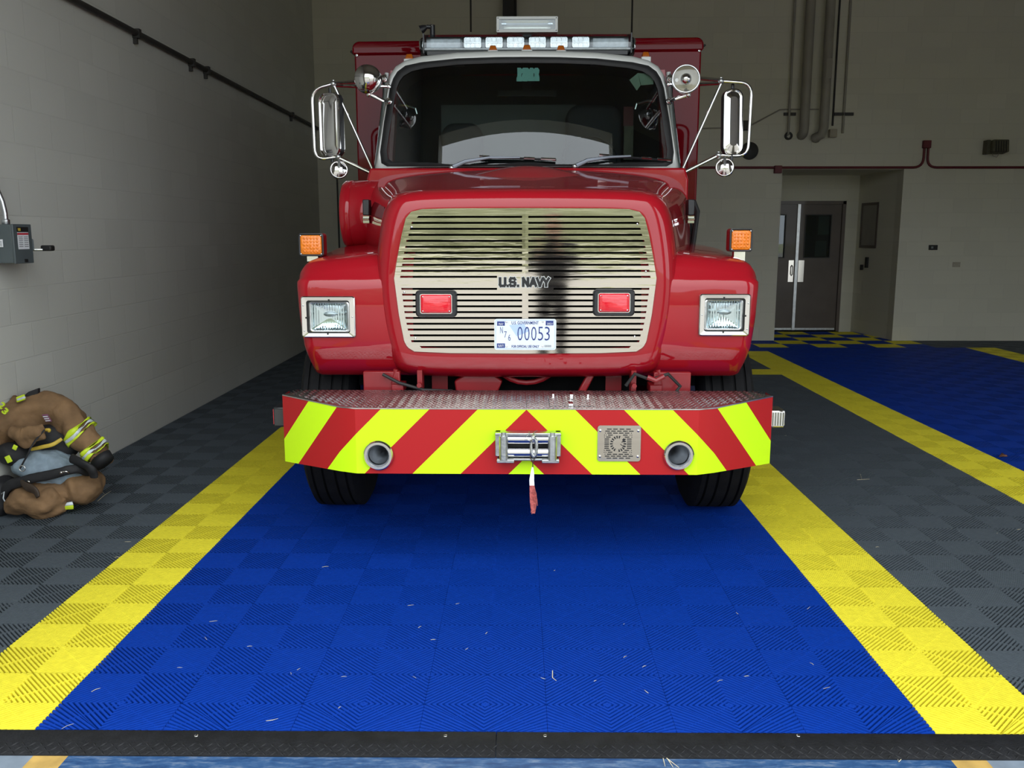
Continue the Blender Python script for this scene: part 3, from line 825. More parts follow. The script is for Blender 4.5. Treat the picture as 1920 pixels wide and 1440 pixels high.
# hatch latch and hinges on the deck
def deckpt(px, py):
    p = S(px, py, 1.0); k = (zt + .006 - H) / (p.z - H); return Vector((p.x * k, k, zt + .006))
m = M()
a = deckpt(1070, 760); b = deckpt(1071, 747)
m.cbox(a + Vector((0, 0, .006)), (.022, .05, .012)); m.cbox(b + Vector((0, 0, .012)), (.016, .05, .022)); m.cbox(b + Vector((0, .04, .01)), (.008, .02, .02))
tb('hatch_latch', m, CHROME, bumper, bevel=.002)
for px, py in ((1037, 744), (1102, 745)):
    m = M(); a = deckpt(px, py); m.cbox(a + Vector((0, 0, .008)), (.008, .035, .018)); tb('hatch_hinge', m, CHROME, bumper)
m = M(); a, b = deckpt(1030, 762), deckpt(1108, 747)
m.box((a.x, a.y, zt + .0054), (b.x, a.y + .003, zt + .0068)); m.box((a.x, a.y, zt + .0054), (a.x + .003, b.y, zt + .0068)); tb('hatch_line', m, INKK, bumper)
# air horns
for px in (710, 1272):
    c = S(px, 853, YB); r = .0665
    m = M(); m.lathe([(r, -.001), (r, .012), (r - .006, .02), (r - .016, .02), (r - .021, .012), (r - .023, .0), (r - .024, -.01)], c, (0, -1, 0), 36)
    # trumpet turned a little towards the truck's middle
    hn = tb('air_horn', m, CHROME, bumper)
    m = M(); s = 1 if px < 988 else -1
    prof = [(.045, .002), (.042, -.02), (.034, -.05), (.022, -.08), (.018, -.13)]
    loops = []
    for rr, h in prof:
        cc = c + Vector((s * (-h) * .14, -h, (-h) * .06)); loops.append([cc + Vector((math.cos(2*PI*k/28)*rr, 0, math.sin(2*PI*k/28)*rr)) for k in range(28)])
    m.loft(loops, 0, True, False, False)
    tb('horn_bell', m, GALV, hn)
    m = M(); m.lathe([(.0001, 0), (.0178, 0)], c + Vector((s * .128 * .14, .128, .008)), (0, -1, 0), 16); tb('horn_throat', m, INKK, hn)
# roller fairlead
c = S(990, 834, YB); fw = S(1051, 834, YB).x - S(929, 834, YB).x; fh = S(990, 808, YB).z - S(990, 862, YB).z
m = M(); t_ = .012
m.box((c.x - fw/2 + .02, YB - .006, c.z - fh/2 + .01), (c.x + fw/2 - .02, YB - .001, c.z + fh/2))
m.box((c.x - fw/2, YB - .055, c.z + fh/2 - .012), (c.x + fw/2, YB - .001, c.z + fh/2))
m.box((c.x - fw/2 + .02, YB - .05, c.z - fh/2 + .005), (c.x + fw/2 - .02, YB - .001, c.z - fh/2 + .015))
for s in (-1, 1):
    x = c.x + s * (fw/2 - .012)
    m.prism([(x - .012, YB - .001, c.z - fh/2 + .02), (x + .012, YB - .001, c.z - fh/2 + .02), (x + .012, YB - .001, c.z + fh/2), (x - .012, YB - .001, c.z + fh/2)], (0, -.03, 0))
    m.cbox((c.x + s * (fw/2 - .045), YB - .034, c.z - fh/2 + .006), (.075, .06, .016))
fl_ = tb('roller_fairlead', m, STEEL, bumper, bevel=.003)
for dz in (.033, -.026):
    m = M(); m.cyl((c.x - fw/2 + .055, YB - .03, c.z + dz), (c.x + fw/2 - .055, YB - .03, c.z + dz), .0215, 24); tb('horizontal_roller', m, CHROME, fl_)
for s in (-1, 1):
    x = c.x + s * (fw/2 - .037); m = M(); m.cyl((x, YB - .055, c.z - fh/2 + .012), (x, YB - .055, c.z + fh/2 - .012), .0195, 24); tb('vertical_roller', m, STEEL, fl_)
    m = M(); m.cyl((x, YB - .055, c.z + fh/2 - .014), (x, YB - .055, c.z + fh/2 + .004), .011, 12); tb('roller_pin', m, STEEL, fl_)
m = M(); m.box((c.x - fw/2 + .05, YB - .008, c.z - .012), (c.x + fw/2 - .05, YB - .0065, c.z + .016)); tb('cable_slot', m, INKK, fl_)
# hook with pull strap
h0 = S(1001, 818, YB - .07)
m = M()
pts = []
for k in range(15):
    a = math.radians(110 - k * 23)
    pts.append(h0 + Vector((.012 * math.cos(a) + .0, -.004, -.048 + .040 * math.sin(a))))
m.tube(pts, [.0075] * 12 + [.007, .006, .004], 10)
m.tube([h0 + Vector((-.005, .03, .004)), h0 + Vector((-.003, .0, -.004)), h0 + Vector((-.004, -.004, -.012))], .008, 8)
hook = tb('winch_hook', m, STEEL, bumper)
m = M(); random.seed(3)
for k in range(14):
    a = h0 + Vector((random.uniform(-.03, .005), random.uniform(-.008, .01), random.uniform(-.03, .012))); b = a + Vector((random.uniform(-.02, .02), random.uniform(-.006, .006), random.uniform(-.02, .02)))
    m.tube([a, (a + b) / 2 + Vector((0, -.004, .004)), b], .0012, 4)
tb('frayed_cable', m, STEEL, hook)
m = M()
y = YB - .075
P_ = lambda px, py: S(px, py, y)
m.tube([P_(995, 852), P_(994, 858), P_(999, 866), P_(999, 878)], .002, 6); m.tube([P_(1003, 858), P_(1000, 866)], .002, 6)
tb('strap_wire', m, LEATHER, hook)
def ribbon(pts, w, th):
    m = M(); loops = []
    for (px, py), ww in zip(pts, w):
        q = P_(px, py); ww = ww / 1650 * 3.8 / 2
        loops.append([q + Vector((-ww, -th, 0)), q + Vector((ww, -th, 0)), q + Vector((ww, th, 0)), q + Vector((-ww, th, 0))])
    return m.loft(loops, 0, True, True, True)
tb('strap_tag', ribbon([(998.5, 876), (998, 888), (997, 900), (997.5, 911)], [3, 7, 9, 9], .003), INKW, hook)
m = ribbon([(997.5, 910), (999, 925), (1000, 940), (1000, 952), (1000, 962)], [9, 12, 13, 10, 6], .006)
for k in range(26):
    x = random.uniform(-4, 6); y0 = random.uniform(915, 945); a = P_(999 + x, y0); b = P_(1000 + x * 1.3 + random.uniform(-1, 3), y0 + random.uniform(10, 20)); a.y -= .007; b.y -= .006
    m.tube([a, (a + b) / 2 + Vector((.002, 0, 0)), b], .0013, 4)
tb('pull_strap', m, FADED, hook)
# cut-steel grille plate beside the horn: slots and a round rim of notches, no figure
c = S(1160.5, 831, YB); pw = S(1201, 831, YB).x - S(1120, 831, YB).x; ph = S(1160, 797.5, YB).z - S(1160, 864.5, YB).z
def rrect(c, w, h, r, y, n=5):
    out = []
    for sx, sz, a0 in ((1, 1, 0), (-1, 1, 90), (-1, -1, 180), (1, -1, 270)):
        for k in range(n + 1):
            a = math.radians(a0 + 90 * k / n); out.append(Vector((c[0] + sx * (w/2 - r) + r * math.cos(a), y, c[2] + sz * (h/2 - r) + r * math.sin(a))))
    return out
m = M(); m.prism(rrect(c, pw, ph, .012, YB - .006), (0, .005, 0)); sp_ = tb('speaker_plate', m, GRILLE, bumper)
m = M()
def slot(u, v, w, h=.0042):
    x, z = c.x + u * pw, c.z + v * ph
    m.prism(rrect((x, 0, z), w * pw, h, .0019, YB - .0068, 3), (0, .0007, 0))
rows = [(.40, [(-.23,.11), (-.09,.11), (.06,.11), (.21,.11)]), (.345, [(-.27,.11), (-.135,.11), (0,.11), (.14,.11), (.275,.11)]), (.29, [(-.32,.02), (-.225,.11), (-.09,.11), (.045,.11), (.18,.11), (.28,.02)]),
        (.235, [(-.34,.02), (-.30,.02), (-.205,.11), (.14,.11), (.25,.02), (.29,.02)]), (.18, [(-.34,.02), (-.25,.11), (.18,.11), (.29,.02)])]
for v, L in rows:
    for u_, w_ in L:
        slot(u_, v, w_); slot(u_, -v - .01, w_)
for v in (.125, .07, .015, -.035, -.085, -.135):
    slot(-.285, v, .11); slot(.235, v, .11)
for k in range(18):
    a = 2 * PI * k / 18
    if k in (4, 5, 6): pass
    x, z = c.x - .022 * pw + .155 * pw * math.cos(a), c.z - .01 * ph + .19 * ph * math.sin(a)
    if k in (3, 13): continue
    t1 = Vector((-math.sin(a), 0, math.cos(a))) * .0036; r1 = Vector((math.cos(a), 0, math.sin(a))) * .0058; q = Vector((x, YB - .0068, z))
    m.prism([q - t1 * .6 - r1, q + t1 * .6 - r1, q + t1 + r1, q - t1 + r1], (0, .0007, 0))
for a, b, wd in (((.06, .03), (.15, .13), .004), ((.03, -.02), (.12, -.10), .003)):
    p0 = Vector((c.x + a[0]*pw, YB - .0068, c.z + a[1]*ph)); p1 = Vector((c.x + b[0]*pw, YB - .0068, c.z + b[1]*ph)); d = (p1 - p0).normalized(); q = Vector((-d.z, 0, d.x)) * wd / 2
    m.prism([p0 - q, p1 - q, p1 + q, p0 + q], (0, .0007, 0))
tb('cut_slots', m, INKK, sp_)
for sx in (-1, 1):
    for sz in (-1, 1):
        m = M(); m.ball((c.x + sx * pw * .44, YB - .006, c.z + sz * ph * .36), (.0065, .005, .0065), 12, 6); tb('rivet', m, CHROME, sp_)
# side lights on the bumper ends
for px0, px1, py0, py1, s in ((514, 529, 762, 799, -1), (1452, 1469, 768, 800, 1)):
    yy = YC + .06
    a, b = S(px0, py0, yy), S(px1, py1, yy)
    x0, x1 = (min(a.x, b.x), -xo) if s < 0 else (xo, max(a.x, b.x))
    m = M(); m.box((x0, yy - .02, b.z), (x1, yy + .09, a.z)); o = tb('corner_light', m, BLACKG if s < 0 else CHROME, bumper, bevel=.006)
    m = M(); xx = x0 - .003 if s < 0 else x1 - .003; m.box((xx, yy - .012, b.z + .012), (xx + .006, yy + .082, a.z - .012)); tb('corner_lens', m, REDLENS if s < 0 else CLEAR, o)
    m = M(); m.box((x0 + .006, yy - .0225, b.z + .01), (x1 - .004, yy - .02, a.z - .01)); tb('light_face', m, GUN if s < 0 else FLUTE, o)

# ---- hood (nose and top as one shell)
YG = 4.20
GC = 985
nose = [(0,352),(150,354),(222,357),(250,365),(264,384),(274,415),(283,480),(284,549),(276,610),(264,655),(252,688),(232,706),(150,709),(0,710)]
gril = [(0,390),(140,390.5),(194,392),(214,397),(224,409),(232,440),(241,490),(246,522),(237,590),(227,640),(221,651),(208,659),(140,662),(0,663)]
def YV(x, py=526): return YG + abs(x) * math.tan(math.radians(1.3)) + (526 - py) * 1.2e-5
def loopS(half, cx, yfun, sx=1.0):
    R = [(cx + w * sx, y) for w, y in half]; Lh = [(cx - w * sx, y) for w, y in half[1:-1]][::-1]
    out = []
    for px, py in R + Lh:
        p = S(px, py, YG); out.append(S(px, py, yfun(p.x, py)))
    return out
def lerp(t, a=gril, b=nose): return [((1-t)*p[0] + t*q[0], (1-t)*p[1] + t*q[1]) for p, q in zip(a, b)]
cxl = lambda t: GC + (988 - GC) * t
inn = [(w * .945, 526 + (y - 526) * .93) for w, y in gril]
LA0 = loopS(inn, GC, lambda x, y: YG + .10)
LA = loopS(inn, GC, lambda x, y: YV(x, y) + .010)
LB = loopS(lerp(.0), GC, lambda x, y: YV(x, y) + .007)
LB2 = loopS(lerp(.12), cxl(.1), lambda x, y: YV(x, y) + .007)
LCc = loopS(lerp(.55), cxl(.55), lambda x, y: YV(x, y) + .014)
LD = loopS(lerp(.86), cxl(.86), lambda x, y: YV(x, y) + .045)
LE = loopS(nose, 988, lambda x, y: YV(x, y) + .11)
ztop = max(p.z for p in LE); zbo = min(p.z for p in LE)
YH = 5.34
zcowl = S(988, 315, YH).z
def grow(k, y):
    out = []
    for p in LE:
        tw = max(0.0, min(1.0, (p.z - 1.25) / (ztop - 1.25)))
        crown = -.05 * (abs(p.x) / .95) ** 2 * k
        out.append(Vector((p.x * (1 + .40 * k * (.75 + .25 * tw)), y, p.z + (zcowl - ztop) * k * tw + crown * tw)))
    return out
m = M()
m.loft([LA0, LA, LB, LB2, LCc, LD, LE, grow(.10, YG + .26), grow(.40, YG + .55), grow(.75, YG + .88), grow(1.0, YH)], 0, True)
hood = tb('hood', m, RED, ang=180, sub=2)
# raised blister near the cowl, moulded onto the hood's own surface
dgh = bpy.context.evaluated_depsgraph_get(); dgh.update()
hev = hood.evaluated_get(dgh)
cc = S(990, 327, 5.02); m = M(); loops = []
for i in range(13):
    q = 1 - i / 12.0; L_ = []
    for k in range(36):
        a = 2 * PI * k / 36; x, y = cc.x + .31 * q * math.cos(a), 5.07 + .24 * q * math.sin(a)
        ok, hit, nn, fi = hev.ray_cast(Vector((x, y - YA, 3.0)), Vector((0, 0, -1)))
        L_.append(Vector((x, y, (hit.z if ok else 1.86) - .0015 + .040 * (1 - q * q) ** 1.4)))
    loops.append(L_)
m.loft(loops[:-1], 0, True, False, True)
tb('hood_blister', m, RED, hood, ang=180)
# radiator well
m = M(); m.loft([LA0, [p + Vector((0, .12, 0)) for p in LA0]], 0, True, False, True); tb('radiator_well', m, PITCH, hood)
# front seam and scratches-free lower seam
m = M(); a, b = S(988, 668, YG + .005), S(988, 700, YG + .06)
for px in (692, 1290):
    s = -1 if px < 988 else 1; yy = 4.95
    p = S(px, 404, yy); x = p.x + .008 * s
    m = M(); m.box((x - .018, yy - .05, p.z - .0), (x + .018, yy + .03, p.z + .085)); o = tb('hood_latch', m, BLACKG, hood, bevel=.005)
    m = M(); m.box((x - .017, yy - .052, p.z - .042), (x + .017, yy + .02, p.z - .004)); m.cyl((x - .017, yy - .055, p.z - .02), (x + .017, yy - .055, p.z - .02), .008, 10); tb('latch_catch', m, CHROME, o)

# ---- grille plate with real slots
slots_top = [406.6 + 11.24 * k for k in range(11)]
slots_bot = [541.6 + 10.9 * k for k in range(11)]
SL = 1.9
def hw(py):
    for a, b in zip(gril, gril[1:]):
        if a[1] <= py <= b[1] and b[1] > a[1]:
            return a[0] + (b[0] - a[0]) * (py - a[1]) / (b[1] - a[1])
    return 0
def quadpx(m, x0a, x1a, ya, x0b, x1b, yb):
    pts = [(x0a, ya), (x1a, ya), (x1b, yb), (x0b, yb)]
    vs = []
    for d in (0, .0035):
        for px, py in pts:
            p = S(px, py, YG); q = S(px, py, YV(p.x, py)); q.y += d - .0005; vs.append(q)
    m.add(vs, [(0, 1, 2, 3), (7, 6, 5, 4), (0, 4, 5, 1), (1, 5, 6, 2), (2, 6, 7, 3), (3, 7, 4, 0)])
m = M()
levels = []
for y in slots_top + slots_bot: levels.append((y - SL, y + SL))
ysub = sorted(set([g[1] for g in gril] + [394, 402, 655, 660.5]))
def solid(ya, yb):
    cuts = [ya] + [y for y in ysub if ya + .3 < y < yb - .3] + [yb]
    for a, b in zip(cuts, cuts[1:]):
        ha, hb = hw(a), hw(b)
        for s in (0, 1):
            if s == 0: quadpx(m, GC - ha, GC, a, GC - hb, GC, b)
            else: quadpx(m, GC, GC + ha, a, GC, GC + hb, b)
prev = 390.0
for i, (a, b) in enumerate(levels):
    solid(prev, a)
    ha, hb = hw(a), hw(b); mg = 11 if 3 < i < 19 else (20 if i == 0 else (24 if i == 21 else 13))
    wl, wr = (979, 990.5)
    if i in (10, 11): wl, wr = (932, 1038)
    quadpx(m, GC - ha, GC - ha + mg, a, GC - hb, GC - hb + mg, b)
    quadpx(m, GC + ha - mg, GC + ha, a, GC + hb - mg, GC + hb, b)
    quadpx(m, wl, GC, a, wl, GC, b); quadpx(m, GC, wr, a, GC, wr, b)
    prev = b
solid(prev, 663.0)
grille = tb('grille', m, GRILLE, ang=20)
for px, py in ((772, 426), (758, 548), (779, 634), (1195, 420), (1211, 509), (1190, 631)):
    p = S(px, py, YG); m = M(); m.ball(S(px, py, YV(p.x, py) - .001), (.0055, .004, .0055), 10, 5); tb('grille_screw', m, CHROME, grille)
# lettering
def onG(px, py, d=.002):
    p = S(px, py, YG); return S(px, py, YV(p.x, py) - d)
STRK = {'U': [((0,1),(0,.16)), ((0,.16),(.16,0)), ((.16,0),(.84,0)), ((.84,0),(1,.16)), ((1,.16),(1,1))],
 'S': [((1,.84),(.84,1)), ((.84,1),(.16,1)), ((.16,1),(0,.84)), ((0,.84),(0,.62)), ((0,.62),(.16,.52)), ((.16,.52),(.84,.48)), ((.84,.48),(1,.38)), ((1,.38),(1,.16)), ((1,.16),(.84,0)), ((.84,0),(.16,0)), ((.16,0),(0,.16))],
 '.': [((0,0),(.01,0))], 'N': [((0,0),(0,1)), ((0,1),(1,0)), ((1,0),(1,1))], 'A': [((0,0),(.5,1)), ((.5,1),(1,0)), ((.22,.3),(.78,.3))],
 'V': [((0,1),(.5,0)), ((.5,0),(1,1))], 'Y': [((0,1),(.5,.45)), ((.5,.45),(1,1)), ((.5,.45),(.5,0))]}
def block(ch, x0, x1, y0, y1, wd, d0, d1):
    # one letter from bars, given in grille picture units; wd is the bar width
    m = M(); h = wd / 2
    X0, X1, Y0_, Y1_ = x0 + h0, x1 - h0, y0 + h0, y1 - h0
    if ch == '.': X0 = X1 = (x0 + x1) / 2; Y1_ = Y0_
    for i_, ((a, b), (c_, d)) in enumerate(STRK[ch]):
        p = Vector((X0 + (X1 - X0) * a, Y0_ + (Y1_ - Y0_) * (1 - b), 0)); q = Vector((X0 + (X1 - X0) * c_, Y0_ + (Y1_ - Y0_) * (1 - d), 0))
        if ch == '.': p = Vector(((x0 + x1) / 2 - .01, y1 - h0, 0)); q = p + Vector((.02, 0, 0))
        t_ = (q - p).normalized(); n_ = Vector((-t_.y, t_.x, 0)) * h; e = t_ * h
        m.prism([onG(v.x, v.y, d1 + .00025 * i_) for v in (p - e * .9 - n_, q + e * .9 - n_, q + e * .9 + n_, p - e * .9 + n_)], (0, d1 - d0, 0))
    return m
WD = 5.0; h0 = WD / 2
for ch, x0, x1 in (('U', 935, 949.5), ('.', 949.8, 954.2), ('S', 954, 968), ('.', 969, 973.6), ('N', 978.5, 992.5), ('A', 992, 1007.5), ('V', 1004.5, 1020), ('Y', 1016.5, 1031.5)):
    o = tb('lettering', block(ch, x0, x1, 519.5, 538.5, WD, .002, .007), INKK, grille, ang=20)
    tb('letter_rim', block(ch, x0, x1, 519.5, 538.5, WD + 2.2, .001, .004), GALV, o, ang=20)
# red grille lights
for px in (818.5, 1150.5):
    c = onG(px, 569 if px < 900 else 567, .0)
    w_, h_ = .198, .130
    m = M(); m.loft([rrect((c.x, 0, c.z), w_, h_, .022, c.y - .001), rrect((c.x, 0, c.z), w_, h_, .022, c.y - .016), rrect((c.x, 0, c.z), w_ - .012, h_ - .012, .018, c.y - .024), rrect((c.x, 0, c.z), w_ - .04, h_ - .03, .012, c.y - .024), rrect((c.x, 0, c.z), w_ - .04, h_ - .03, .012, c.y - .004)], 0, True)
    gl_ = tb('warning_light', m, BLACKG, grille, ang=40)
    m = M(); m.loft([rrect((c.x, 0, c.z), w_ - .040, h_ - .030, .012, c.y - .0245), rrect((c.x, 0, c.z), w_ - .046, h_ - .036, .010, c.y - .0275), rrect((c.x, 0, c.z), w_ - .056, h_ - .046, .008, c.y - .0275), rrect((c.x, 0, c.z), w_ - .056, h_ - .046, .008, c.y - .02)], 0, True); tb('light_bezel', m, CHROME, gl_)
    L = []
    for k, (dd, ins) in enumerate(((0, 0), (.008, .002), (.013, .012), (.016, .03))):
        L.append(rrect((c.x, 0, c.z), w_ - .050 - ins, h_ - .040 - ins * .7, max(.003, .01 - ins * .2), c.y - .020 - dd))
    m = M(); m.loft(L, 0, True, False, True); tb('light_lens', m, REDLENS, gl_, ang=180)
    for sx in (-1, 1):
        for sz in (-1, 1):
            m = M(); m.ball((c.x + sx * (w_/2 - .036), c.y - .033, c.z + sz * (h_/2 - .031)), .0042, 8, 5); tb('light_screw', m, CHROME, gl_)
# licence plate
yl = YG - .012
a, b = S(927, 656, yl), S(1043, 598, yl); c = (a + b) / 2; pw, ph = b.x - a.x, b.z - a.z
m = M(); m.prism(rrect(c, pw, ph, .012, yl - .001), (0, .003, 0)); lp = tb('licence_plate', m, PLATEW, ang=30)
def onP(u, v, d=.0016): return Vector((c.x + (u - .5) * pw, yl - d, c.z + (.5 - v) * ph))
def ptext(body, u0, u1, v0, v1, mat, name, d=.0016, off=.0, dep=.0006):
    a, b = onP(u0, v1, d), onP(u1, v0, d)
    return tb(name, text_mesh(body, (a + b) / 2, b.x - a.x, b.z - a.z, depth=dep, offset=off), mat, lp, ang=20)
def pbox(u0, u1, v0, v1, mat, name, d=.0014):
    a, b = onP(u0, v1, d), onP(u1, v0, d); m = M(); m.box((a.x, yl - d, a.z), (b.x, yl - .0005, b.z)); return tb(name, m, mat, lp)
m = M(); m.loft([rrect(c, pw*.965, ph*.93, .009, yl - .0012), rrect(c, pw*.965, ph*.93, .009, yl - .0022), rrect(c, pw*.95, ph*.905, .008, yl - .0022), rrect(c, pw*.95, ph*.905, .008, yl - .0012)], 0, True); tb('plate_rim', m, PALEB, lp)
m = M(); q = [onP(.24, .20, .0012), onP(.48, .16, .0012), onP(.56, .40, .0012), onP(.36, .56, .0012)]; m.prism(q, (0, .0005, 0)); tb('plate_art', m, PALEB, lp)
ptext('U.S. GOVERNMENT', .28, .715, .075, .175, NAVYB, 'plate_text', off=.010)
ptext('FOR OFFICIAL USE ONLY', .28, .725, .845, .925, NAVYB, 'plate_text', off=.02)
for i, (ch, u0) in enumerate(zip('00053', (.375, .487, .598, .707, .815))):
    ptext(ch, u0, u0 + .082, .25, .69, NAVYB, 'plate_number', off=-.012, dep=.0012)
for ch, u0, u1, v0, v1 in (('N', .095, .138, .26, .46), ('7', .16, .20, .40, .60), ('6', .225, .263, .50, .70)): ptext(ch, u0, u1, v0, v1, NAVYB, 'plate_code', off=-.012)
pbox(.045, .17, .08, .22, NAVYB, 'plate_sticker'); ptext('MAY', .07, .148, .13, .205, INKW, 'sticker_text', .0018, dep=.0003)
pbox(.83, .955, .06, .205, NAVYB, 'plate_sticker'); ptext('2021', .85, .94, .12, .185, INKW, 'sticker_text', .0018, dep=.0003)
pbox(.04, .172, .79, .935, NAVYB, 'plate_sticker'); ptext('NAVY', .06, .155, .82, .91, INKW, 'sticker_text', .0018, dep=.0003)
m = M()
for k in range(14): a_, b_ = onP(.815 + .0078 * k, .91, .0016), onP(.818 + .0078 * k + .003 * (k % 3 == 0), .84, .0016); m.box((a_.x, yl - .0016, a_.z), (b_.x, yl - .0005, b_.z))
tb('plate_code', m, INKG, lp)
for u_, v_ in ((.20, .10), (.785, .09), (.20, .89), (.785, .88)):
    m = M(); m.ball(onP(u_, v_, .0015), (.005, .003, .005), 10, 5); tb('plate_screw', m, CHROME, lp)

# ---- fenders
def fender(s):
    prof = [  # (y, z, inset dy, dz)
        (4.37, .822, .35, .3), (4.325, .835, .8, .5), (4.285, .89, 1, .2), (4.255, .955, 1, 0), (4.245, .985, 1, 0), (4.245, 1.13, 1, 0), (4.245, 1.27, 1, 0), (4.25, 1.30, 1, -.1), (4.265, 1.316, .9, -.4),
        (4.285, 1.368, .7, -.7), (4.318, 1.412, .5, -1), (4.38, 1.434, .2, -1), (4.60, 1.452, 0, -1), (5.0, 1.485, 0, -1), (5.45, 1.50, 0, -1), (5.56, 1.49, -.5, -1), (5.60, 1.42, -1, -.3), (5.60, .80, -1, 0)]
    arch = []
    for k in range(13):
        a = math.radians(-8 + 196 * k / 12)
        arch.append((YA + .60 * math.cos(a), .62 + .58 * math.sin(a), 0, 0))
    arch = [q for q in arch if 4.38 < q[0] < 5.56]
    prof = prof + [(5.54, .80, 0, 0)] + arch
    def section(x, ins):
        out = []
        for y, z, dy, dz in prof:
            t = max(0.0, (1.30 - z) / .47); t2 = max(0.0, (z - 1.30) / .15)
            xx = x - (.055 * t * t) * (x / 1.125) ** 6 - .0 * t2
            out.append(Vector((s * xx, y + dy * ins, z + dz * ins - (.045 * max(0.0, (x - .70) / .425) if z > 1.33 else 0))))
        return out
    xo_ = 1.125; r = .075
    secs = [section(.55, 0), section(.72, 0), section(.90, 0), section(1.0, 0), section(xo_ - r, 0)]
    for k in range(1, 6):
        a = k / 5 * PI / 2; secs.append(section(xo_ - r + r * math.sin(a), r * (1 - math.cos(a))))
    secs.append(section(xo_ - .002, r * 1.25))
    m = M(); m.loft(secs, 0, True, False, False)
    # inner wheel well lining closes the outer face down to the arch
    m.add(secs[-1], [tuple(range(len(prof)))])
    fd = tb('fender', m, RED, ang=48)
    w = M(); n_ = len(prof)
    ar = [Vector((s * .56, y, z)) for y, z, _, _ in arch]; ar2 = [Vector((s * 1.10, y, z)) for y, z, _, _ in arch]
    # headlight
    px0, px1 = ((567.5, 665.5) if s < 0 else (1309, 1407))
    py0, py1 = ((555.5, 632) if s < 0 else (551, 629))
    yq = 4.243
    a, b = S(px0, py1, yq), S(px1, py0, yq); c = (a + b) / 2; w_, h_ = b.x - a.x, b.z - a.z
    m = M()
    iw, ih = w_ * .80, h_ * .80
    R = [rrect((c.x, 0, c.z), w_, h_, .012, yq + .004), rrect((c.x, 0, c.z), w_, h_, .012, yq - .010), rrect((c.x, 0, c.z), w_ - .008, h_ - .008, .010, yq - .014), rrect((c.x, 0, c.z), iw, ih, .012, yq - .012), rrect((c.x, 0, c.z), iw, ih, .012, yq + .0)]
    m.loft(R, 0, True); hl = tb('headlight', m, CHROME, ang=40)
    m = M(); m.loft([rrect((c.x, 0, c.z), iw + .004, ih + .004, .012, yq - .002), rrect((c.x, 0, c.z), iw * .9, ih * .9, .01, yq - .0015)], 0, True, False, True); tb('light_recess', m, INKK, hl)
    lw, lh = w_ * .665, h_ * .66
    lx = c.x + (-.005 if s > 0 else .005)
    L = [rrect((lx, 0, c.z), lw + .022, lh + .016, .014, yq - .0025), rrect((lx, 0, c.z), lw + .022, lh + .016, .014, yq - .010), rrect((lx, 0, c.z), lw + .010, lh + .008, .012, yq - .014), rrect((lx, 0, c.z), lw, lh, .012, yq - .012)]
    m = M(); m.loft(L, 0, True); tb('light_ring', m, STEEL, hl)
    # reflector bowl, bulb shield and lens
    bow = []
    for k in range(8):
        q = 1 - k / 7.0; bow.append(rrect((lx, 0, c.z), max(.004, lw * q), max(.004, lh * q), .001 + .011 * q, yq - .0035 - .008 * q * q))
    m = M(); m.loft(bow, 0, True, False, True); tb('reflector', m, FLUTE, hl, ang=180)
    m = M(); m.ball((lx + .005, yq - .010, c.z + .014), (.032, .010, .014), 12, 8); tb('bulb_shield', m, STEEL, hl)
    G = []
    for q, d in ((1, 0), (.86, .009), (.6, .015), (.3, .018)): G.append(rrect((lx, 0, c.z), lw * q, lh * q, .012 * q, yq - .0125 - d))
    m = M(); m.loft(G, 0, True, False, True); tb('headlight_lens', m, FLGLASS, hl, ang=180)
    m = M()
    for dx, dz, sw, sh in ((-.006 * s, h_ * .40, .008, .012), (-.004, -h_ * .405, .008, .012), (s * w_ * .40, -.004, .012, .008)): m.box((c.x + dx - sw/2, yq - .0148, c.z + dz - sh/2), (c.x + dx + sw/2, yq - .012, c.z + dz + sh/2))
    tb('adjuster_slot', m, INKK, hl)
    for dx, dz in ((s * .455, .28), (s * .45, -.34), (-s * .45, 0)):
        m = M(); m.ball((c.x + dx * w_, yq - .0145, c.z + dz * h_), (.0038, .003, .0038), 8, 5); tb('light_screw', m, STEEL, hl)
    # turn signal on the fender top
    (x0, y0), (x1, y1) = ((561.5, 437.5), (606.5, 480.5)) if s < 0 else ((1366.5, 428.5), (1411.5, 472))
    yq = 4.52
    a, b = S(x0, y1, yq), S(x1, y0, yq); c = (a + b) / 2; w_ = b.x - a.x; h_ = b.z - a.z
    m = M(); m.loft([rrect((c.x, 0, c.z), w_, h_, .014, yq), rrect((c.x, 0, c.z), w_, h_, .014, yq + .07)], 0, True, True, True); ts = tb('turn_signal', m, REDD, ang=40, bevel=.004)
    m = M(); m.loft([rrect((c.x, 0, c.z), w_, h_, .014, yq + .001), rrect((c.x, 0, c.z), w_, h_, .014, yq - .010), rrect((c.x, 0, c.z), w_ - .008, h_ - .008, .012, yq - .012), rrect((c.x, 0, c.z), w_ - .02, h_ - .02, .012, yq - .009)], 0, True); tb('signal_rim', m, BLACKG, ts)
    m = M(); m.loft([rrect((c.x, 0, c.z), w_ - .018, h_ - .018, .012, yq - .004), rrect((c.x, 0, c.z), w_ - .02, h_ - .02, .012, yq - .011), rrect((c.x, 0, c.z), w_ - .03, h_ - .03, .010, yq - .014)], 0, True, False, True)
    for i in range(5):
        for j in range(5):
            m.ball((c.x + (i - 2) * .0165, yq - .0135, c.z + (j - 2) * .0165), (.0075, .0035, .0075), 8, 4)
    tb('signal_lens', m, AMBER, ts, ang=60)
    for sx in (-1, 1):
        for sz in (-1, 1):
            m = M(); m.ball((c.x + sx * (w_/2 - .012), yq - .012, c.z + sz * (h_/2 - .012)), .0042, 8, 5); tb('signal_screw', m, CHROME, ts)
    m = M(); m.box((c.x - .028, yq + .012, 1.385), (c.x + .028, yq + .058, c.z - h_/2 + .004)); tb('signal_foot', m, CHROME, ts)
    return fd
FLGLASS = glass_mat('headlight glass', (0.80, 0.86, 0.88), 0.06)
for s in (-1, 1): fender(s)

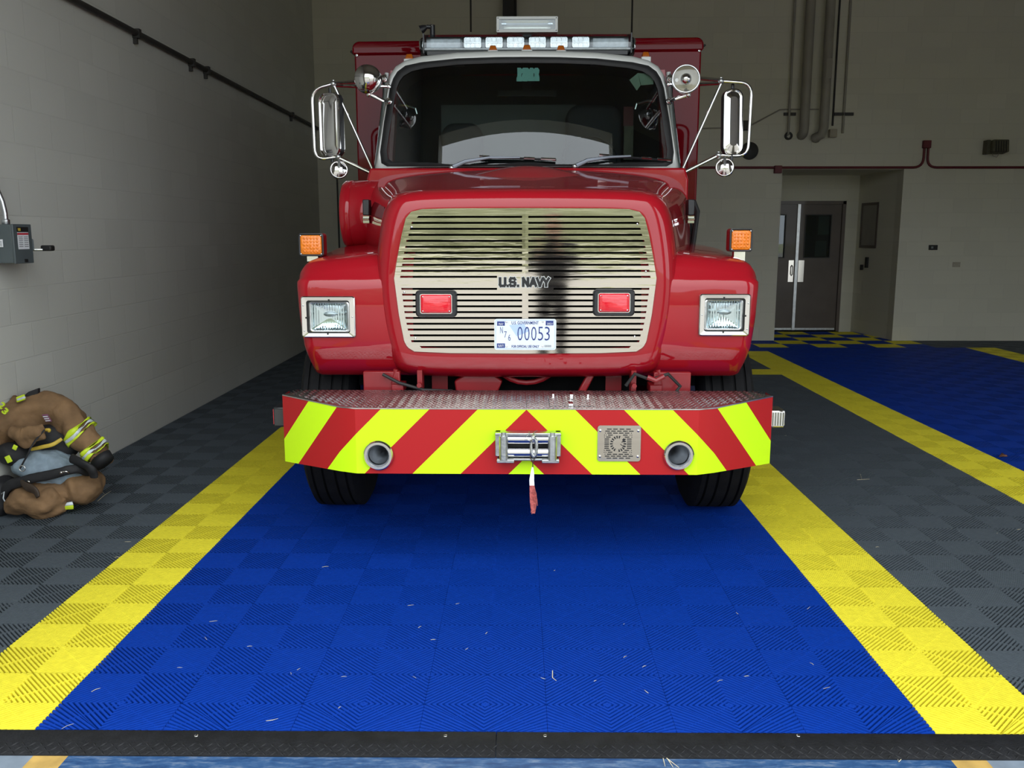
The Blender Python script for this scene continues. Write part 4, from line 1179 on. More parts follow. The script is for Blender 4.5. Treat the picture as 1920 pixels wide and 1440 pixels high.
# ---- front wheels
def wheel(x0, x1, y, name='wheel', flip=1):
    R_ = .52; cx_ = (x0 + x1) / 2; wd = abs(x1 - x0); c = Vector((cx_, y, R_)); hw_ = wd / 2
    prof = []
    m = M()
    base = [(.30, -hw_ * .80), (.36, -hw_ * .96), (.43, -hw_), (.475, -hw_ * .96), (.503, -hw_ * .86)]
    tread = []
    gx = [-.60, -.22, .22, .60]
    e = [(-.80)] + sum([[g - .045, g - .035, g + .035, g + .045] for g in gx], []) + [.80]
    for i, q in enumerate(e):
        deep = i >= 1 and i < len(e) - 1 and ((i - 1) % 4 in (1, 2))
        tread.append((R_ - .004 * q * q - (.014 if deep else 0), hw_ * q))
    prof = base + tread + [(r, -h) for r, h in base[::-1]]
    m.lathe(prof, c, (1, 0, 0), 56)
    wl = tb(name, m, TIRE, ang=28)
    m = M(); m.lathe([(.305, -hw_ * .82), (.29, -hw_ * .5), (.27, hw_ * .3 * flip), (.12, hw_ * .25 * flip), (.11, hw_ * .55 * flip), (.001, hw_ * .6 * flip)], c, (1, 0, 0), 36); m.lathe([(.305, hw_ * .82), (.29, hw_ * .4), (.27, hw_ * .28)], c, (1, 0, 0), 36)
    tb('rim', m, STEEL, wl)
    return wl
wheel(-1.175, -.885, YA, flip=-1); wheel(.885, 1.175, YA)
YRA = 9.4
for s in (-1, 1):
    wheel(s * 1.18, s * .90, YRA, 'wheel', s); wheel(s * .86, s * .58, YRA, 'wheel', s)

# ---- chassis and the red parts seen above the bumper
m = M()
for s in (-1, 1):
    m.box((min(s*.40, s*.48), 4.40, .62), (max(s*.40, s*.48), 10.9, .84)); 
m.box((-.48, 4.20, .60), (.48, 4.30, .70)); m.box((-.5, 9.3, .45), (.5, 9.5, .6)); m.box((-.9, YA - .05, .42), (.9, YA + .05, .54))
for s in (-1, 1): m.box((s * .36 - .02, YA - .3, .45), (s * .36 + .06, YA + .4, .62))
fr_ = tb('frame_rail', m, REDD)
for s in (-1, 1):
    m = M(); m.box((min(s*.62, s*.80), 4.24, .70), (max(s*.62, s*.80), 4.28, .86)); m.box((min(s*.60, s*.66), 4.22, .76), (max(s*.60, s*.66), 4.34, .80)); tb('hood_bracket', m, REDD, fr_, bevel=.005)
    m = M(); x = s * .52; m.box((x - .012, 4.22, .70), (x + .012, 4.30, .87)); m.cyl((x, 4.215, .80), (x, 4.19, .80), .012, 10); m.tube([(x + s*.02, 4.25, .73), (x + s*.12, 4.25, .73), (x + s*.14, 4.25, .80), (x + s*.12, 4.25, .87)], .012, 8); tb('tow_shackle', m, REDD, fr_)
m = M(); m.prism([(-.36, 4.32, .80), (-.23, 4.32, .88), (-.12, 4.32, .80), (-.18, 4.32, .66), (-.34, 4.32, .66)], (0, .06, 0)); m.prism([(.30, 4.30, .84), (.34, 4.30, .84), (.28, 4.30, .72), (.24, 4.30, .72)], (0, .04, 0)); tb('crank_guard', m, REDD, fr_, bevel=.008)
m = M()
pts = [Vector((.0 + .16 * math.cos(a), 4.34, .92 + .13 * math.sin(a))) for a in [PI + PI * k / 12 for k in range(13)]]
m.tube(pts, .013, 8); tb('pulley_rim', m, REDD, fr_)
m = M(); m.tube([(-.70, 4.22, .85), (-.62, 4.21, .81), (-.50, 4.21, .775), (-.36, 4.21, .77)], .008, 8); tb('hose', m, INKK, fr_)
m = M(); m.tube([(.48, 4.2, .80), (.52, 4.19, .86), (.60, 4.19, .83), (.68, 4.19, .86), (.74, 4.19, .80), (.70, 4.2, .74)], .009, 8); tb('hose', m, INKK, fr_)
m = M(); m.tube([(.58, 4.18, .845), (.62, 4.175, .83), (.66, 4.18, .85)], .013, 8); tb('hose_fitting', m, REDD, fr_)
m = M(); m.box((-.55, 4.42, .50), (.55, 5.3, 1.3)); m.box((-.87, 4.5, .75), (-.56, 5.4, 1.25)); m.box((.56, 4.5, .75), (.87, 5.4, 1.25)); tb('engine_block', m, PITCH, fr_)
# ---- cab
def Yw(px, py): return 5.40 + .170 * (312 - py) / 205 + .155 * (abs(px - 988) / 284) ** 2
outer = [(0,313),(200,313.5),(285,321),(284.5,312),(280,285),(272,235),(263,165),(256,139),(246,124.5),(228,113.5),(198,105.5),(130,98.5),(60,95.5),(0,95)]
sealo = [(0,312),(200,312.5),(262,312),(273,306),(275.5,285),(268,229),(257,165),(251,147),(243,134),(228,123),(198,116.5),(130,109.5),(60,107),(0,106.5)]
seali = [(0,304),(200,304.5),(252,303),(261,297),(263,281),(255,229),(245,167),(239,152),(231,142),(216,133.5),(190,127.5),(128,121),(60,118.5),(0,118)]
def loopW(half, dy, k=1.0):
    R = [(988 + w, y) for w, y in half]; Lh = [(988 - w, y) for w, y in half[1:-1]][::-1]
    return [S(px, py, Yw(px, py) + dy) for px, py in R + Lh]
mid = lambda t: [((1-t)*a[0]+t*b[0], (1-t)*a[1]+t*b[1]) for a, b in zip(sealo, outer)]
O0 = loopW(outer, .012)
m = M()
m.loft([loopW(sealo, .012), loopW(sealo, -.004), loopW(mid(.5), -.010), O0, [p + Vector((p.x * .012, .10, .006 if p.z > 2.5 else 0)) for p in O0]], 0, True)
cabf = tb('cab_frame', m, WHITE, ang=60)
top_i = list(range(7, 14)) + list(range(14, 20))
m = M(); L = []
YRB = 6.36
for k, (dy, gx, gz) in enumerate(((0, 0, 0), (.04, .004, .006), (.15, .012, .025), (.35, .02, .045), (.6, .03, .05))):
    L.append([Vector((O0[i].x * (1 + gx), min(O0[i].y + dy, YRB), O0[i].z + gz * (1 - .6 * (abs(O0[i].x) / .9) ** 4))) for i in top_i])
L.append([Vector((p.x, YRB, p.z)) for p in L[-1]])
m.loft(L, 0, False); roof = tb('roof', m, WHITE, ang=180)
m = M(); L2 = [[Vector((p.x * .97, p.y + .02, p.z - .05)) for p in q] for q in L]; m.loft(L2, 0, False); tb('headliner', m, DARK, roof, ang=180)
# lower cab
m = M()
zcb = 1.908
m.loft([[Vector((x, y, zcb)) for x, y in ((-.93, 5.33), (.93, 5.33), (.97, 5.62), (.985, YRB), (-.985, YRB), (-.97, 5.62))],
        [Vector((x, y, 1.84)) for x, y in ((-.95, 5.33), (.95, 5.33), (.995, 5.62), (1.005, YRB), (-1.005, YRB), (-.995, 5.62))],
        [Vector((x, y, .80)) for x, y in ((-.95, 5.33), (.95, 5.33), (.995, 5.62), (1.005, YRB), (-1.005, YRB), (-.995, 5.62))]], 0, True, True, True)
cab = tb('cab_body', m, RED, ang=40, bevel=.012)
for x0 in (-.70, .50):
    m = M()
    for i in range(16):
        x = x0 + i * .012; m.box((x, 5.335, zcb + .0002), (x + .006, 5.40, zcb + .002))
    tb('cowl_vent', m, INKK, cab)
m = M(); m.box((-1.0, YRB - .04, zcb - .02), (1.0, YRB, 2.60)); rear = tb('rear_panel', m, DARK, cab)
a, b = S(828, 300, YRB - .06), S(1080, 196, YRB - .06)
m = M(); m.box((a.x, YRB - .055, a.z), (b.x, YRB - .041, b.z)); tb('rear_window', m, pm('dim rear panel', (.09, .10, .10), .6), rear)
for s in (-1, 1):
    m = M(); m.prism([(s*.985, YRB - .16, zcb), (s*.985, YRB, zcb), (s*.93, YRB, 2.62), (s*.93, YRB - .12, 2.62)], (-s * .05, 0, 0)); tb('door_pillar', m, RED, cab)
    m = M(); m.prism([(s*.965, 5.66, zcb), (s*.985, YRB - .16, zcb), (s*.93, YRB - .12, 2.58), (s*.90, 5.80, 2.52)], (-s * .004, 0, 0)); tb('side_window', m, WGLASS, cab)
    m = M(); m.tube([(s*.955, 5.78, zcb), (s*.90, 5.88, 2.54)], .014, 8); tb('vent_window_bar', m, WHITE, cab)
m = M(); m.box((-.90, 5.52, zcb - .05), (.90, 5.78, zcb + .012)); tb('dashboard', m, DARK, cab, bevel=.02)
for nm, x0, x1, y1 in (('seat', 828, 905, 231), ('seat', 1060, 1166, 197)):
    yq = 6.06
    a, b = S(x0, 310, yq), S(x1, y1, yq); c = (a + b) / 2; w_, h_ = b.x - a.x, b.z - a.z
    R0 = rrect((c.x, 0, b.z - h_/2 - .1), w_, h_ + .2, .09, yq, 8)
    m = M(); m.loft([[p + Vector((0, .0, 0)) for p in rrect((c.x, 0, b.z - h_/2 - .1), w_ - .05, h_ + .15, .08, yq - .02, 8)], R0, [p + Vector((0, .10, 0)) for p in R0]], 0, True, True, True); tb(nm, m, SEATM, cab, ang=60)
a, b = S(1168, 300, 6.15), S(1187, 237, 6.15); m = M(); m.box((a.x, 6.12, a.z), (b.x, 6.15, b.z)); tb('side_panel', m, OLIVE, cab)
a, b = S(1168, 237, 6.15), S(1187, 201, 6.15); m = M(); m.box((a.x, 6.12, a.z), (b.x, 6.15, b.z)); tb('side_panel', m, REDC, cab)
cst = M(); cst.lathe([(.18, 0), (.186, .012), (.18, .024), (.174, .012), (.18, 0)], S(1105, 300, 5.95), (0, -.8, .5), 28); tb('steering_wheel', cst, BLACKG, cab, ang=180)
# windshield
def wat(half, py):
    pts = half[2:]
    for a, b in zip(pts, pts[1:]):
        if b[1] <= py <= a[1]: return b[0] + (a[0] - b[0]) * (py - b[1]) / (a[1] - b[1] + 1e-9)
    return pts[0][0] if py > pts[0][1] else 0
smid = [((a[0]+b[0])/2, (a[1]+b[1])/2) for a, b in zip(sealo, seali)]
m = M(); rows = []
yt, yb_ = smid[-1][1], smid[0][1]
NV, NU = 26, 40
for j in range(NV + 1):
    py = yb_ + (yt - yb_) * j / NV; rows.append([])
    for i in range(NU + 1):
        u = -1 + 2 * i / NU
        wv = max(wat(smid, py), 40); px = 988 + u * wv
        # keep the top row inside the curved header
        lim = None
        for a, b in zip(smid[6:], smid[7:]):
            if b[0] <= abs(px - 988) <= a[0]: lim = b[1] + (a[1] - b[1]) * (abs(px - 988) - b[0]) / (a[0] - b[0] + 1e-9)
        q = max(py, lim) if lim else py
        rows[-1].append(S(px, q, Yw(px, q)))
for r in rows: pass
m.loft(rows, 0, False); ws = tb('windshield', m, WGLASS, cabf, ang=180)
m = M(); m.loft([loopW(sealo, .010), loopW(sealo, -.006), loopW(mid(-.0) if False else smid, -.016), loopW(seali, -.006), loopW(seali, .012)], 0, True); tb('windshield_seal', m, BLACK, cabf, ang=60)
# decal and papers behind the glass
dec = [(970,127),(976,127),(978.5,129.5),(981,127),(989.5,127),(992.5,130),(994,127),(999,127),(1001.5,129.5),(1003,127),(1008.5,127),(1011.5,131),(1011,136),(1010,139),(1011.5,145),(1011.5,152),(991,152),(990,151),(989,152.5),(981,152.5),(980,151.3),(978.8,152.5),(968.5,152.5),(968.5,146),(970,143.5)]
m = M(); m.prism([S(x, y, Yw(x, y) + .006) for x, y in dec], (0, .0012, 0)); dc_ = tb('windshield_decal', m, AQUA, ws)
m = M(); m.prism([S(x, y, Yw(x, y) + .004) for x, y in ((977.5,140),(979,137),(980,137.5),(978.5,140.5),(978,143.5),(977.3,143.5))], (0, .001, 0)); m.prism([S(x, y, Yw(x, y) + .004) for x, y in ((1000.6,137.5),(1002,137.5),(1002,143.5),(1000.6,143.5))], (0, .001, 0)); tb('decal_cutout', m, INKK, dc_)
for q in (((1196,137),(1225,138.5),(1225,158),(1202,160)), ((1180,150),(1196,137),(1201,160),(1194,170))):
    m = M(); m.prism([S(x, y, Yw(x, y) + .02) for x, y in q], (0, .0012, 0)); tb('visor_paper', m, PAPER, ws)
# wipers
WIPER = pm('satin wiper arm', (.20, .22, .26), .4, .6, 0, .1)
def wp(px, py, d=-.03): return S(px, py, Yw(px, py) + d)
for arm, bl in ((((846.5,314.5),(872,303),(917,295.5),(975,295.5)), ((899,294.5),(1043,300))), (((1077.5,312),(1102,300.5),(1143,294.5),(1183,292.5)), ((1123,291.5),(1259,301.5)))):
    m = M(); P4 = [wp(*q, -.045) for q in arm]; m.tube(P4, [.014, .012, .008, .006], 8, flat=.6); wpr = tb('wiper_arm', m, WIPER, cabf)
    m = M(); m.ball(P4[0], .016, 10, 6); tb('wiper_pivot', m, STEEL, wpr)
    m = M(); A, B = wp(*bl[0]), wp(*bl[1]); m.tube([A + (B - A) * i / 8 + Vector((0, -.004 * math.sin(PI * i / 8), 0)) for i in range(9)], .007, 8); bld = tb('wiper_blade', m, BLACKG, wpr)
    for t0, t1 in ((0, .13), (.58, .72), (.80, .99)):
        m = M(); m.tube([A + (B - A) * t0 + Vector((0, -.006, .003)), A + (B - A) * t1 + Vector((0, -.006, .003))], .008, 8); tb('blade_clip', m, CHROME, bld)
# marker lights on the roof
for px0, px1, py0, py1 in ((760.5, 775.5, 102, 113), (917, 932, 86, 97), (980, 996, 85, 96), (1044, 1059, 86, 97), (1203, 1217.5, 98, 109)):
    pc = (px0 + px1) / 2; yq = Yw(pc, 100) + .09
    a, b = S(px0, py1, yq), S(px1, py0, yq); c = (a + b) / 2; w_, h_ = (b.x - a.x) / 2, b.z - a.z
    m = M(); m.loft([[Vector((c.x + sx * w_ * k, yq + sy * .05 * k, z)) for sx, sy in ((-1, -.6), (1, -.6), (1, 1), (-1, 1))] for k, z in ((1, a.z - .02), (1, a.z + .004), (.72, b.z - .004), (.6, b.z))], 0, True, True, True)
    ml = tb('marker_light', m, AMBERD, roof, bevel=.004)
    m = M(); m.loft([[Vector((c.x + sx * w_ * 1.25, yq + sy * .06, z)) for sx, sy in ((-1, -.65), (1, -.65), (1, 1.1), (-1, 1.1))] for z in (a.z - .03, a.z + .002)], 0, True, True, True); tb('marker_base', m, WHITE, ml, bevel=.003)
# light bar
BARCUP = pm('smoky lamp cup', (.10, .105, .115), .3, 0, 0, .1)
yl0, yl1 = 5.80, 6.06
def LB_(px, py, y=yl0): return S(px, py, y)
zt_, zb_ = LB_(988, 62.5).z, LB_(988, 90).z
xl_, xr_ = LB_(794, 75).x, LB_(1184, 75).x
m = M(); m.box((xl_, yl0 + .002, zb_ - .010), (xr_, yl1, zb_ + .004)); bar = tb('light_bar', m, SILVER, ang=30, bevel=.006)
m = M(); m.box((xl_ + .01, yl0 + .075, zb_), (xr_ - .01, yl0 + .08, zt_ - .004)); tb('light_tray', m, SILVER, bar)
for px0, px1 in ((794, 866), (866.5, 987), (987.5, 1109), (1109.5, 1184)):
    a, b = LB_(px0, 75).x, LB_(px1, 75).x
    sec = [(yl0, zb_ + .004), (yl0 - .002, zb_ + (zt_ - zb_) * .5), (yl0 + .012, zt_ - .012), (yl0 + .03, zt_), (yl1 - .03, zt_), (yl1, zb_ + .004)]
    m = M(); m.loft([[Vector((x, y, z)) for y, z in sec] for x in (a, b)], 0, True, True, True); tb('lens_cover', m, CLEAR, bar, ang=50)
for s, xe, px in ((-1, xl_, 783.5), (1, xr_, 1194)):
    xo2 = LB_(px, 78).x; L = []
    for k in range(6):
        t = k / 5; x = xe + (xo2 - xe) * math.sin(t * PI / 2); q = max(.25, math.cos(t * PI / 2) ** .6)
        L.append([Vector((x, (yl0 + yl1)/2 + (yl1 - yl0)/2 * q * math.cos(a), (zt_ + zb_ - .03)/2 + (zt_ - zb_ + .03)/2 * (.75 + .25 * q) * math.sin(a))) for a in [2*PI*j/24 for j in range(24)]])
    m = M(); m.loft(L, 0, True, False, True); ec = tb('end_cap', m, CLEAR, bar, ang=60)
    m = M(); m.box((min(xe, xe + s*.035), yl0 + .05, zb_ + .0), (max(xe, xe + s*.035), yl1 - .05, zt_ - .02)); tb('corner_reflector', m, FLUTE, ec, bevel=.01)
    m = M(); m.box((xe - .004, yl0 - .003, zb_ - .03), (xe + .004, yl1, zt_ + .002)); tb('cap_seam', m, BLACKG, ec)
    px0, px1 = (805, 862) if s < 0 else (1113, 1172)
    m = M(); a, b = LB_(px0, 75).x, LB_(px1, 75).x; m.box((a, yl0 + .06, zb_ + .004), (b, yl0 + .07, zt_ - .006)); tb('diffuser_panel', m, SILVER, bar)
for px0, px1 in ((868, 903), (908.7, 943.5), (949, 984), (990.5, 1025), (1031, 1066), (1072, 1107)):
    a, b = LB_(px0, 77).x, LB_(px1, 77).x; cx_, w_ = (a + b) / 2, b - a; z0, z1 = LB_(988, 89).z, LB_(988, 65.5).z; cz, h_ = (z0 + z1) / 2, z1 - z0
    y = yl0 + .035
    m = M(); m.loft([rrect((cx_, 0, cz), w_, h_, .012, y), rrect((cx_, 0, cz), w_ - .008, h_ - .008, .012, y - .006), rrect((cx_, 0, cz), w_ - .014, h_ - .014, .010, y + .016)], 0, True, True, True); md = tb('led_module', m, STEEL, bar, ang=30)
    m = M(); m.box((cx_ - w_/2 + .008, y - .004, cz - .004), (cx_ + w_/2 - .008, y + .006, cz + .004)); tb('module_bar', m, STEEL, md)
    m = M()
    for i in (-1, 0, 1):
        for j in (-1, 1):
            o_ = (cx_ + i * (w_ - .03) / 3, y + .006, cz + j * h_ * .235)
            m.lathe([(.0155, -.008), (.013, .0), (.006, .008), (.001, .008)], o_, (0, 1, 0), 14)
    tb('led_cups', m, BARCUP, md, ang=180)
m = M()
for x in (-.45, .45): m.box((x - .04, yl0 + .06, zb_ - .075), (x + .04, yl1 - .06, zb_ - .03))
tb('bar_foot', m, BLACKG, bar)
m = M(); m.box((xl_ + .02, yl0 + .02, zb_ - .036), (xr_ - .02, yl1 - .01, zb_ - .010)); tb('bar_pan', m, BLACKG, bar)
# work light behind the bar
yq = 6.20
a, b = S(931, 60.5, yq), S(1046, 30.5, yq); c = (a + b) / 2; w_, h_ = b.x - a.x, b.z - a.z
m = M(); m.loft([rrect((c.x, 0, c.z), w_, h_, .004, yq + .07), rrect((c.x, 0, c.z), w_, h_, .004, yq), rrect((c.x, 0, c.z), w_ - .035, h_ - .035, .004, yq - .001), rrect((c.x, 0, c.z), w_ - .04, h_ - .04, .004, yq + .03)], 0, True, True, False); wk = tb('work_light', m, WHITE, ang=30)
L = []
for k in range(6):
    q = k / 5; L.append(rrect((c.x, 0, c.z), (w_ - .042) * (1 - .14 * q), (h_ - .042) * (1 - .55 * q), .004, yq + .010 + .05 * q ** .6))
m = M(); m.loft(L, 0, True, False, True); tb('work_reflector', m, pm('satin reflector', (.78, .74, .62), .38, 1.0, 0, .05), wk, ang=30)
m = M(); m.cyl((c.x - w_ * .34, yq + .03, c.z + .008), (c.x + w_ * .34, yq + .03, c.z + .008), .007, 10); tb('lamp_tube', m, INKW, wk)
for s in (-1, 1):
    m = M(); m.cyl((c.x + s * w_ * .34, yq + .03, c.z + .008), (c.x + s * w_ * .42, yq + .03, c.z + .008), .012, 10); tb('lamp_holder', m, STEEL, wk)
m = M(); m.box((c.x - w_/2 + .014, yq + .004, c.z - h_/2 + .014), (c.x + w_/2 - .014, yq + .007, c.z + h_/2 - .014)); tb('work_glass', m, CLEAR, wk)
m = M(); m.box((c.x - .03, yq + .07, c.z - .45), (c.x + .03, yq + .11, c.z)); m.box((c.x - .2, yq + .08, c.z - .45), (c.x + .2, 6.46, c.z - .41)); tb('light_bracket', m, BLACKG, wk)
for sx in (-1, 1):
    for sz in (-1, 1):
        m = M(); m.ball((c.x + sx * (w_/2 - .01), yq - .001, c.z + sz * (h_/2 - .01)), .004, 8, 4); tb('frame_screw', m, STEEL, wk)
# small fitting left of the bar
yq = 6.15
a = S(811, 63, yq); b = S(811, 47, yq)
m = M(); m.cyl((a.x, yq, a.z - .12), (a.x, yq, b.z), .017, 14); rf = tb('roof_fitting', m, BLACKG)
q = S(800, 50, yq); e = S(789, 56, yq)
m = M(); m.cyl(b + Vector((0, 0, -.014)), q, .013, 10); m.lathe([(.012, 0), (.022, .02), (.030, .045), (.028, .045), (.001, .03)], q, (e - q), 16); tb('fitting_horn', m, BLACKG, rf)
m = M(); m.ball((a.x, yq - .003, b.z - .006), (.015, .015, .01), 10, 6); tb('fitting_cap', m, CHROME, rf)
# spotlights and their handles through the pillars
def spotl(px, py, r, ax, par, seen):
    yq = 5.36; c = S(px, py, yq); R_ = r / 1650 * 5.45; ax = Vector(ax).normalized()
    m = M(); m.lathe([(R_ * .97, R_ * .25), (R_ * 1.02, R_ * .18), (R_ * 1.02, R_ * .02), (R_, -.05 * R_), (R_ * .95, -.35 * R_), (R_ * .78, -.68 * R_), (R_ * .5, -.93 * R_), (R_ * .2, -1.05 * R_), (.001, -1.07 * R_)], c, ax, 36)
    sp = tb('spotlight', m, CHROME, par, ang=60)
    m = M(); m.lathe([(R_ * 1.005, R_ * .20), (R_ * .97, R_ * .27), (R_ * .92, R_ * .27), (R_ * .88, R_ * .2)], c, ax, 36); tb('spotlight_rim', m, STEEL, sp)
    m = M(); m.lathe([(R_ * .93, R_ * .21), (R_ * .86, R_ * .02), (R_ * .7, -.25 * R_), (R_ * .4, -.42 * R_), (.001, -.46 * R_)], c, ax, 30); tb('spot_reflector', m, pm('aged reflector', (.84, .78, .68), .42, 1.0, 0, .06), sp, ang=180)
    m = M(); m.ball(c + ax * R_ * .1, R_ * .42, 16, 10); tb('bulb_cover', m, CHROME, sp)
    m = M(); m.lathe([(R_ * .92, R_ * .22), (R_ * .6, R_ * .29), (.001, R_ * .31)], c, ax, 30); tb('spot_glass', m, CLEAR, sp, ang=180)
    return sp, c
for px, py, ax, s in ((690, 148.5, (-.62, .78, .05), -1), (1286, 149, (-.12, -1, .06), 1)):
    sp, c = spotl(px, py, 24.5, ax, cabf, s > 0)
    if s < 0: kk = [(698, 172), (692, 177), (718, 188), (729, 190)]
    else: kk = [(1292, 172), (1290, 178), (1268, 184), (1255, 190)]
    P4 = [S(x, y, 5.38) for x, y in kk]; P4[-1] = S(*kk[-1], 5.60)
    m = M(); m.tube([c + Vector((0, 0, -.06)), P4[0]] + P4[1:], [.012, .011, .012, .010, .010], 10); m.ball(P4[1], .017, 10, 6); m.ball(P4[3], .022, 10, 6); tb('spotlight_arm', m, CHROME, sp)
    a = S(720 if s < 0 else 1256, 147, 5.60); m = M(); m.tube([c + Vector((-s * .05, .02, .0)), a], .011, 8); m.ball(a, .022, 10, 6); tb('spotlight_stay', m, CHROME, sp)
    q0, q1 = ((748, 196), (779, 203)) if s < 0 else ((1228, 188), (1194, 194))
    A, B = S(*q0, 5.72), S(*q1, 5.72); m = M(); m.tube([A, (A + B) / 2 + Vector((0, 0, .006)), B], .010, 8); m.tube([B, B + Vector((-.01 * s, -.0, -.035))], .006, 6); tb('spotlight_handle', m, CHROME, sp)
# mirrors
def mirror(s, fr, arm2, brace, low, head, tilt, rnd):
    yq = 5.44
    Q = lambda px, py, y=yq: S(px, py, y)
    pts = [Q(*p) for p in fr]
    full = [pts[0]] + fillet(pts[0], pts[1], pts[2], .07) + fillet(pts[1], pts[2], pts[3], .07) + [pts[3]]
    m = M(); m.tube(full, .0095, 10); mr = tb('mirror_frame', m, CHROME, cabf, ang=60)
    for line, r in ((arm2[0], .011), (arm2[1], .010), (brace, .008), (low, .011)):
        L = [Q(*p[:2], p[2] if len(p) > 2 else yq) for p in line]
        m = M(); m.tube(L, r, 10); m.ball(L[-1], r * 1.5, 8, 5); tb('mirror_arm', m, CHROME, mr)
    for p in (fr[0], fr[3]):
        m = M(); m.ball(Q(*p), .018, 10, 6); m.cyl(Q(*p) + Vector((0, 0, -.018)), Q(*p) + Vector((0, 0, .02)), .007, 8); tb('mirror_clamp', m, STEEL, mr)
    x0, y0, x1, y1 = head
    a, b = Q(x0, y1), Q(x1, y0); c = (a + b) / 2; w_, h_ = (b.x - a.x) / math.cos(tilt[0]), b.z - a.z
    Mx = Matrix.Translation(c) @ Matrix.Rotation(tilt[0], 4, 'Z') @ Matrix.Rotation(tilt[1], 4, 'X')
    def ring(w, h, r, d): return [Mx @ p for p in rrect((0, 0, 0), w, h, r, d, 7)]
    m = M(); m.loft([ring(w_, h_, .05, .045), ring(w_, h_, .05, .0), ring(w_ - .006, h_ - .006, .048, -.010), ring(w_ - .022, h_ - .022, .042, -.012), ring(w_ - .030, h_ - .030, .04, -.004)], 0, True)
    hd = tb('mirror_head', m, CHROME, mr, ang=50)
    m = M(); m.loft([ring(w_ - .030, h_ - .030, .04, -.004), ring(w_ - .075, h_ - .10, .02, -.016)], 0, True, False, True); tb('mirror_back', m, CHROME, hd, ang=8 if s > 0 else 60)
    m = M(); m.loft([ring(w_ + .001, h_ + .001, .05, .040), ring(w_ + .001, h_ + .001, .05, .008)], 0, True); tb('mirror_side', m, BLACKG, hd, ang=60)
    m = M(); m.loft([ring(w_ - .008, h_ - .008, .046, .046), ring(w_ - .02, h_ - .02, .04, .047)], 0, True, True, True); tb('mirror_glass', m, CHROME, hd, ang=30)
    m = M(); m.cyl(Mx @ Vector((0, .015, h_/2 - .004)), Mx @ Vector((0, .015, h_/2 + .03)), .009, 8); m.cyl(Mx @ Vector((0, .015, -h_/2 - .03)), Mx @ Vector((0, .015, -h_/2 + .004)), .009, 8); tb('mirror_pin', m, BLACKG, hd)
    cx_, cy_, rx_ = rnd; c = Q(cx_, cy_); R_ = rx_ / 1650 * 5.3
    axx = Vector((s * -.25, -1, .12)).normalized()
    m = M(); m.lathe([(R_ * .99, -.03), (R_ * 1.02, -.006), (R_ * 1.02, .004), (R_ * .95, .010), (R_ * .9, .006), (R_ * .5, .016), (R_ * .25, .019), (.001, .020)], c, axx, 30); rm = tb('round_mirror', m, CHROME, mr, ang=40)
    m = M(); m.tube([Q(cx_, cy_ - 22), Q(cx_, cy_ - 10, yq - .02), Q(cx_, cy_ - 4, yq - .025)], .008, 8); tb('round_mirror_stem', m, STEEL, rm)
mirror(-1, [(625,157),(584,168),(590.5,300),(634,294)], ([(625,157),(665,154,5.52),(722,150,5.60)], [(625,160),(668,162,5.52),(728,162,5.60)]), [(627,160),(700,321)], [(634,295),(699,326)], (598.5, 174, 637, 294), (math.radians(-28), math.radians(0)), (635.5, 318, 16.5))
mirror(1, [(1352,152),(1410,156),(1402,293),(1347,291)], ([(1352,151),(1312,147,5.52),(1254,147,5.60)], [(1352,156),(1312,158,5.52),(1254,158,5.60)]), [(1352,156),(1278,321)], [(1347,291),(1279,325)], (1353, 164.5, 1396, 291), (math.radians(4), math.radians(-5)), (1359, 313.5, 17.0))
# air cleaner on the left of the cowl
yq = 5.30
zc1, zc0 = S(650, 338, yq).z, S(655, 466, yq).z; R_ = (zc1 - zc0) / 2; c = Vector((0, yq, (zc1 + zc0) / 2)); xL = S(647, 400, yq).x
m = M(); m.lathe([(.001, xL + .012), (R_ * .55, xL + .010), (R_ * .82, xL + .002), (R_ * .93, xL + .004), (R_ * .99, xL + .02), (R_ * 1.0, xL + .045), (R_ * 1.0, xL + .058), (R_ * .985, xL + .062), (R_ * 1.0, xL + .066), (R_ * 1.0, -.85), (R_ * .9, -.80), (R_ * .5, -.78)], c, (1, 0, 0), 40)
tb('air_cleaner', m, RED, ang=40)
m = M(); m.cyl((.995, 5.5, 1.60), (1.005, 5.5, 1.33), .02, 8); m.tube([(1.0, 5.42, 1.72), (1.03, 5.44, 1.66), (1.02, 5.47, 1.50), (1.01, 5.47, 1.42)], .016, 8); tb('door_strap', m, BLACK, cab)
# rear body
YX = 6.46; YE = 10.6
tl, tr = S(660, 78, YX), S(1320, 70, YX)
zl, zr = tl.z, tr.z; xl2, xr2 = tl.x, tr.x
def zz(x): return zl + (zr - zl) * (x - xl2) / (xr2 - xl2)
prof = []
rc = .05
for k in range(6): a = PI - PI/2 * k/5; prof.append((xl2 + rc + rc * math.cos(a), zz(xl2) - rc + rc * math.sin(a)))
for k in range(6): a = PI/2 - PI/2 * k/5; prof.append((xr2 - rc + rc * math.cos(a), zz(xr2) - rc + rc * math.sin(a)))
zs_ = .075
def seclist(y, ins): return [Vector((x + (ins if x < 0 else -ins), y, z)) for x, z in prof]
m = M(); cap_l = [(xr2, zz(xr2) - zs_), (xl2, zz(xl2) - zs_)]
def ringb(y, i): return [Vector((max(xl2 + i, min(xr2 - i, x)), y, z - i * (z > 2.75))) for x, z in prof + cap_l]
m.loft([ringb(YX + .004, .012), ringb(YX - .004, .004), ringb(YX, 0), ringb(YE, 0)], 0, True, True, True)
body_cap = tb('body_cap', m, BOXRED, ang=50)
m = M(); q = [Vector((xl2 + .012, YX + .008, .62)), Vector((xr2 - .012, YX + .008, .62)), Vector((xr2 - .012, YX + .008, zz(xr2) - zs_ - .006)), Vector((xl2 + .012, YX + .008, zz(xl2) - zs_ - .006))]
m.prism(q, (0, YE - YX, 0)); bd = tb('rear_body', m, BOXRED, ang=30, bevel=.012)
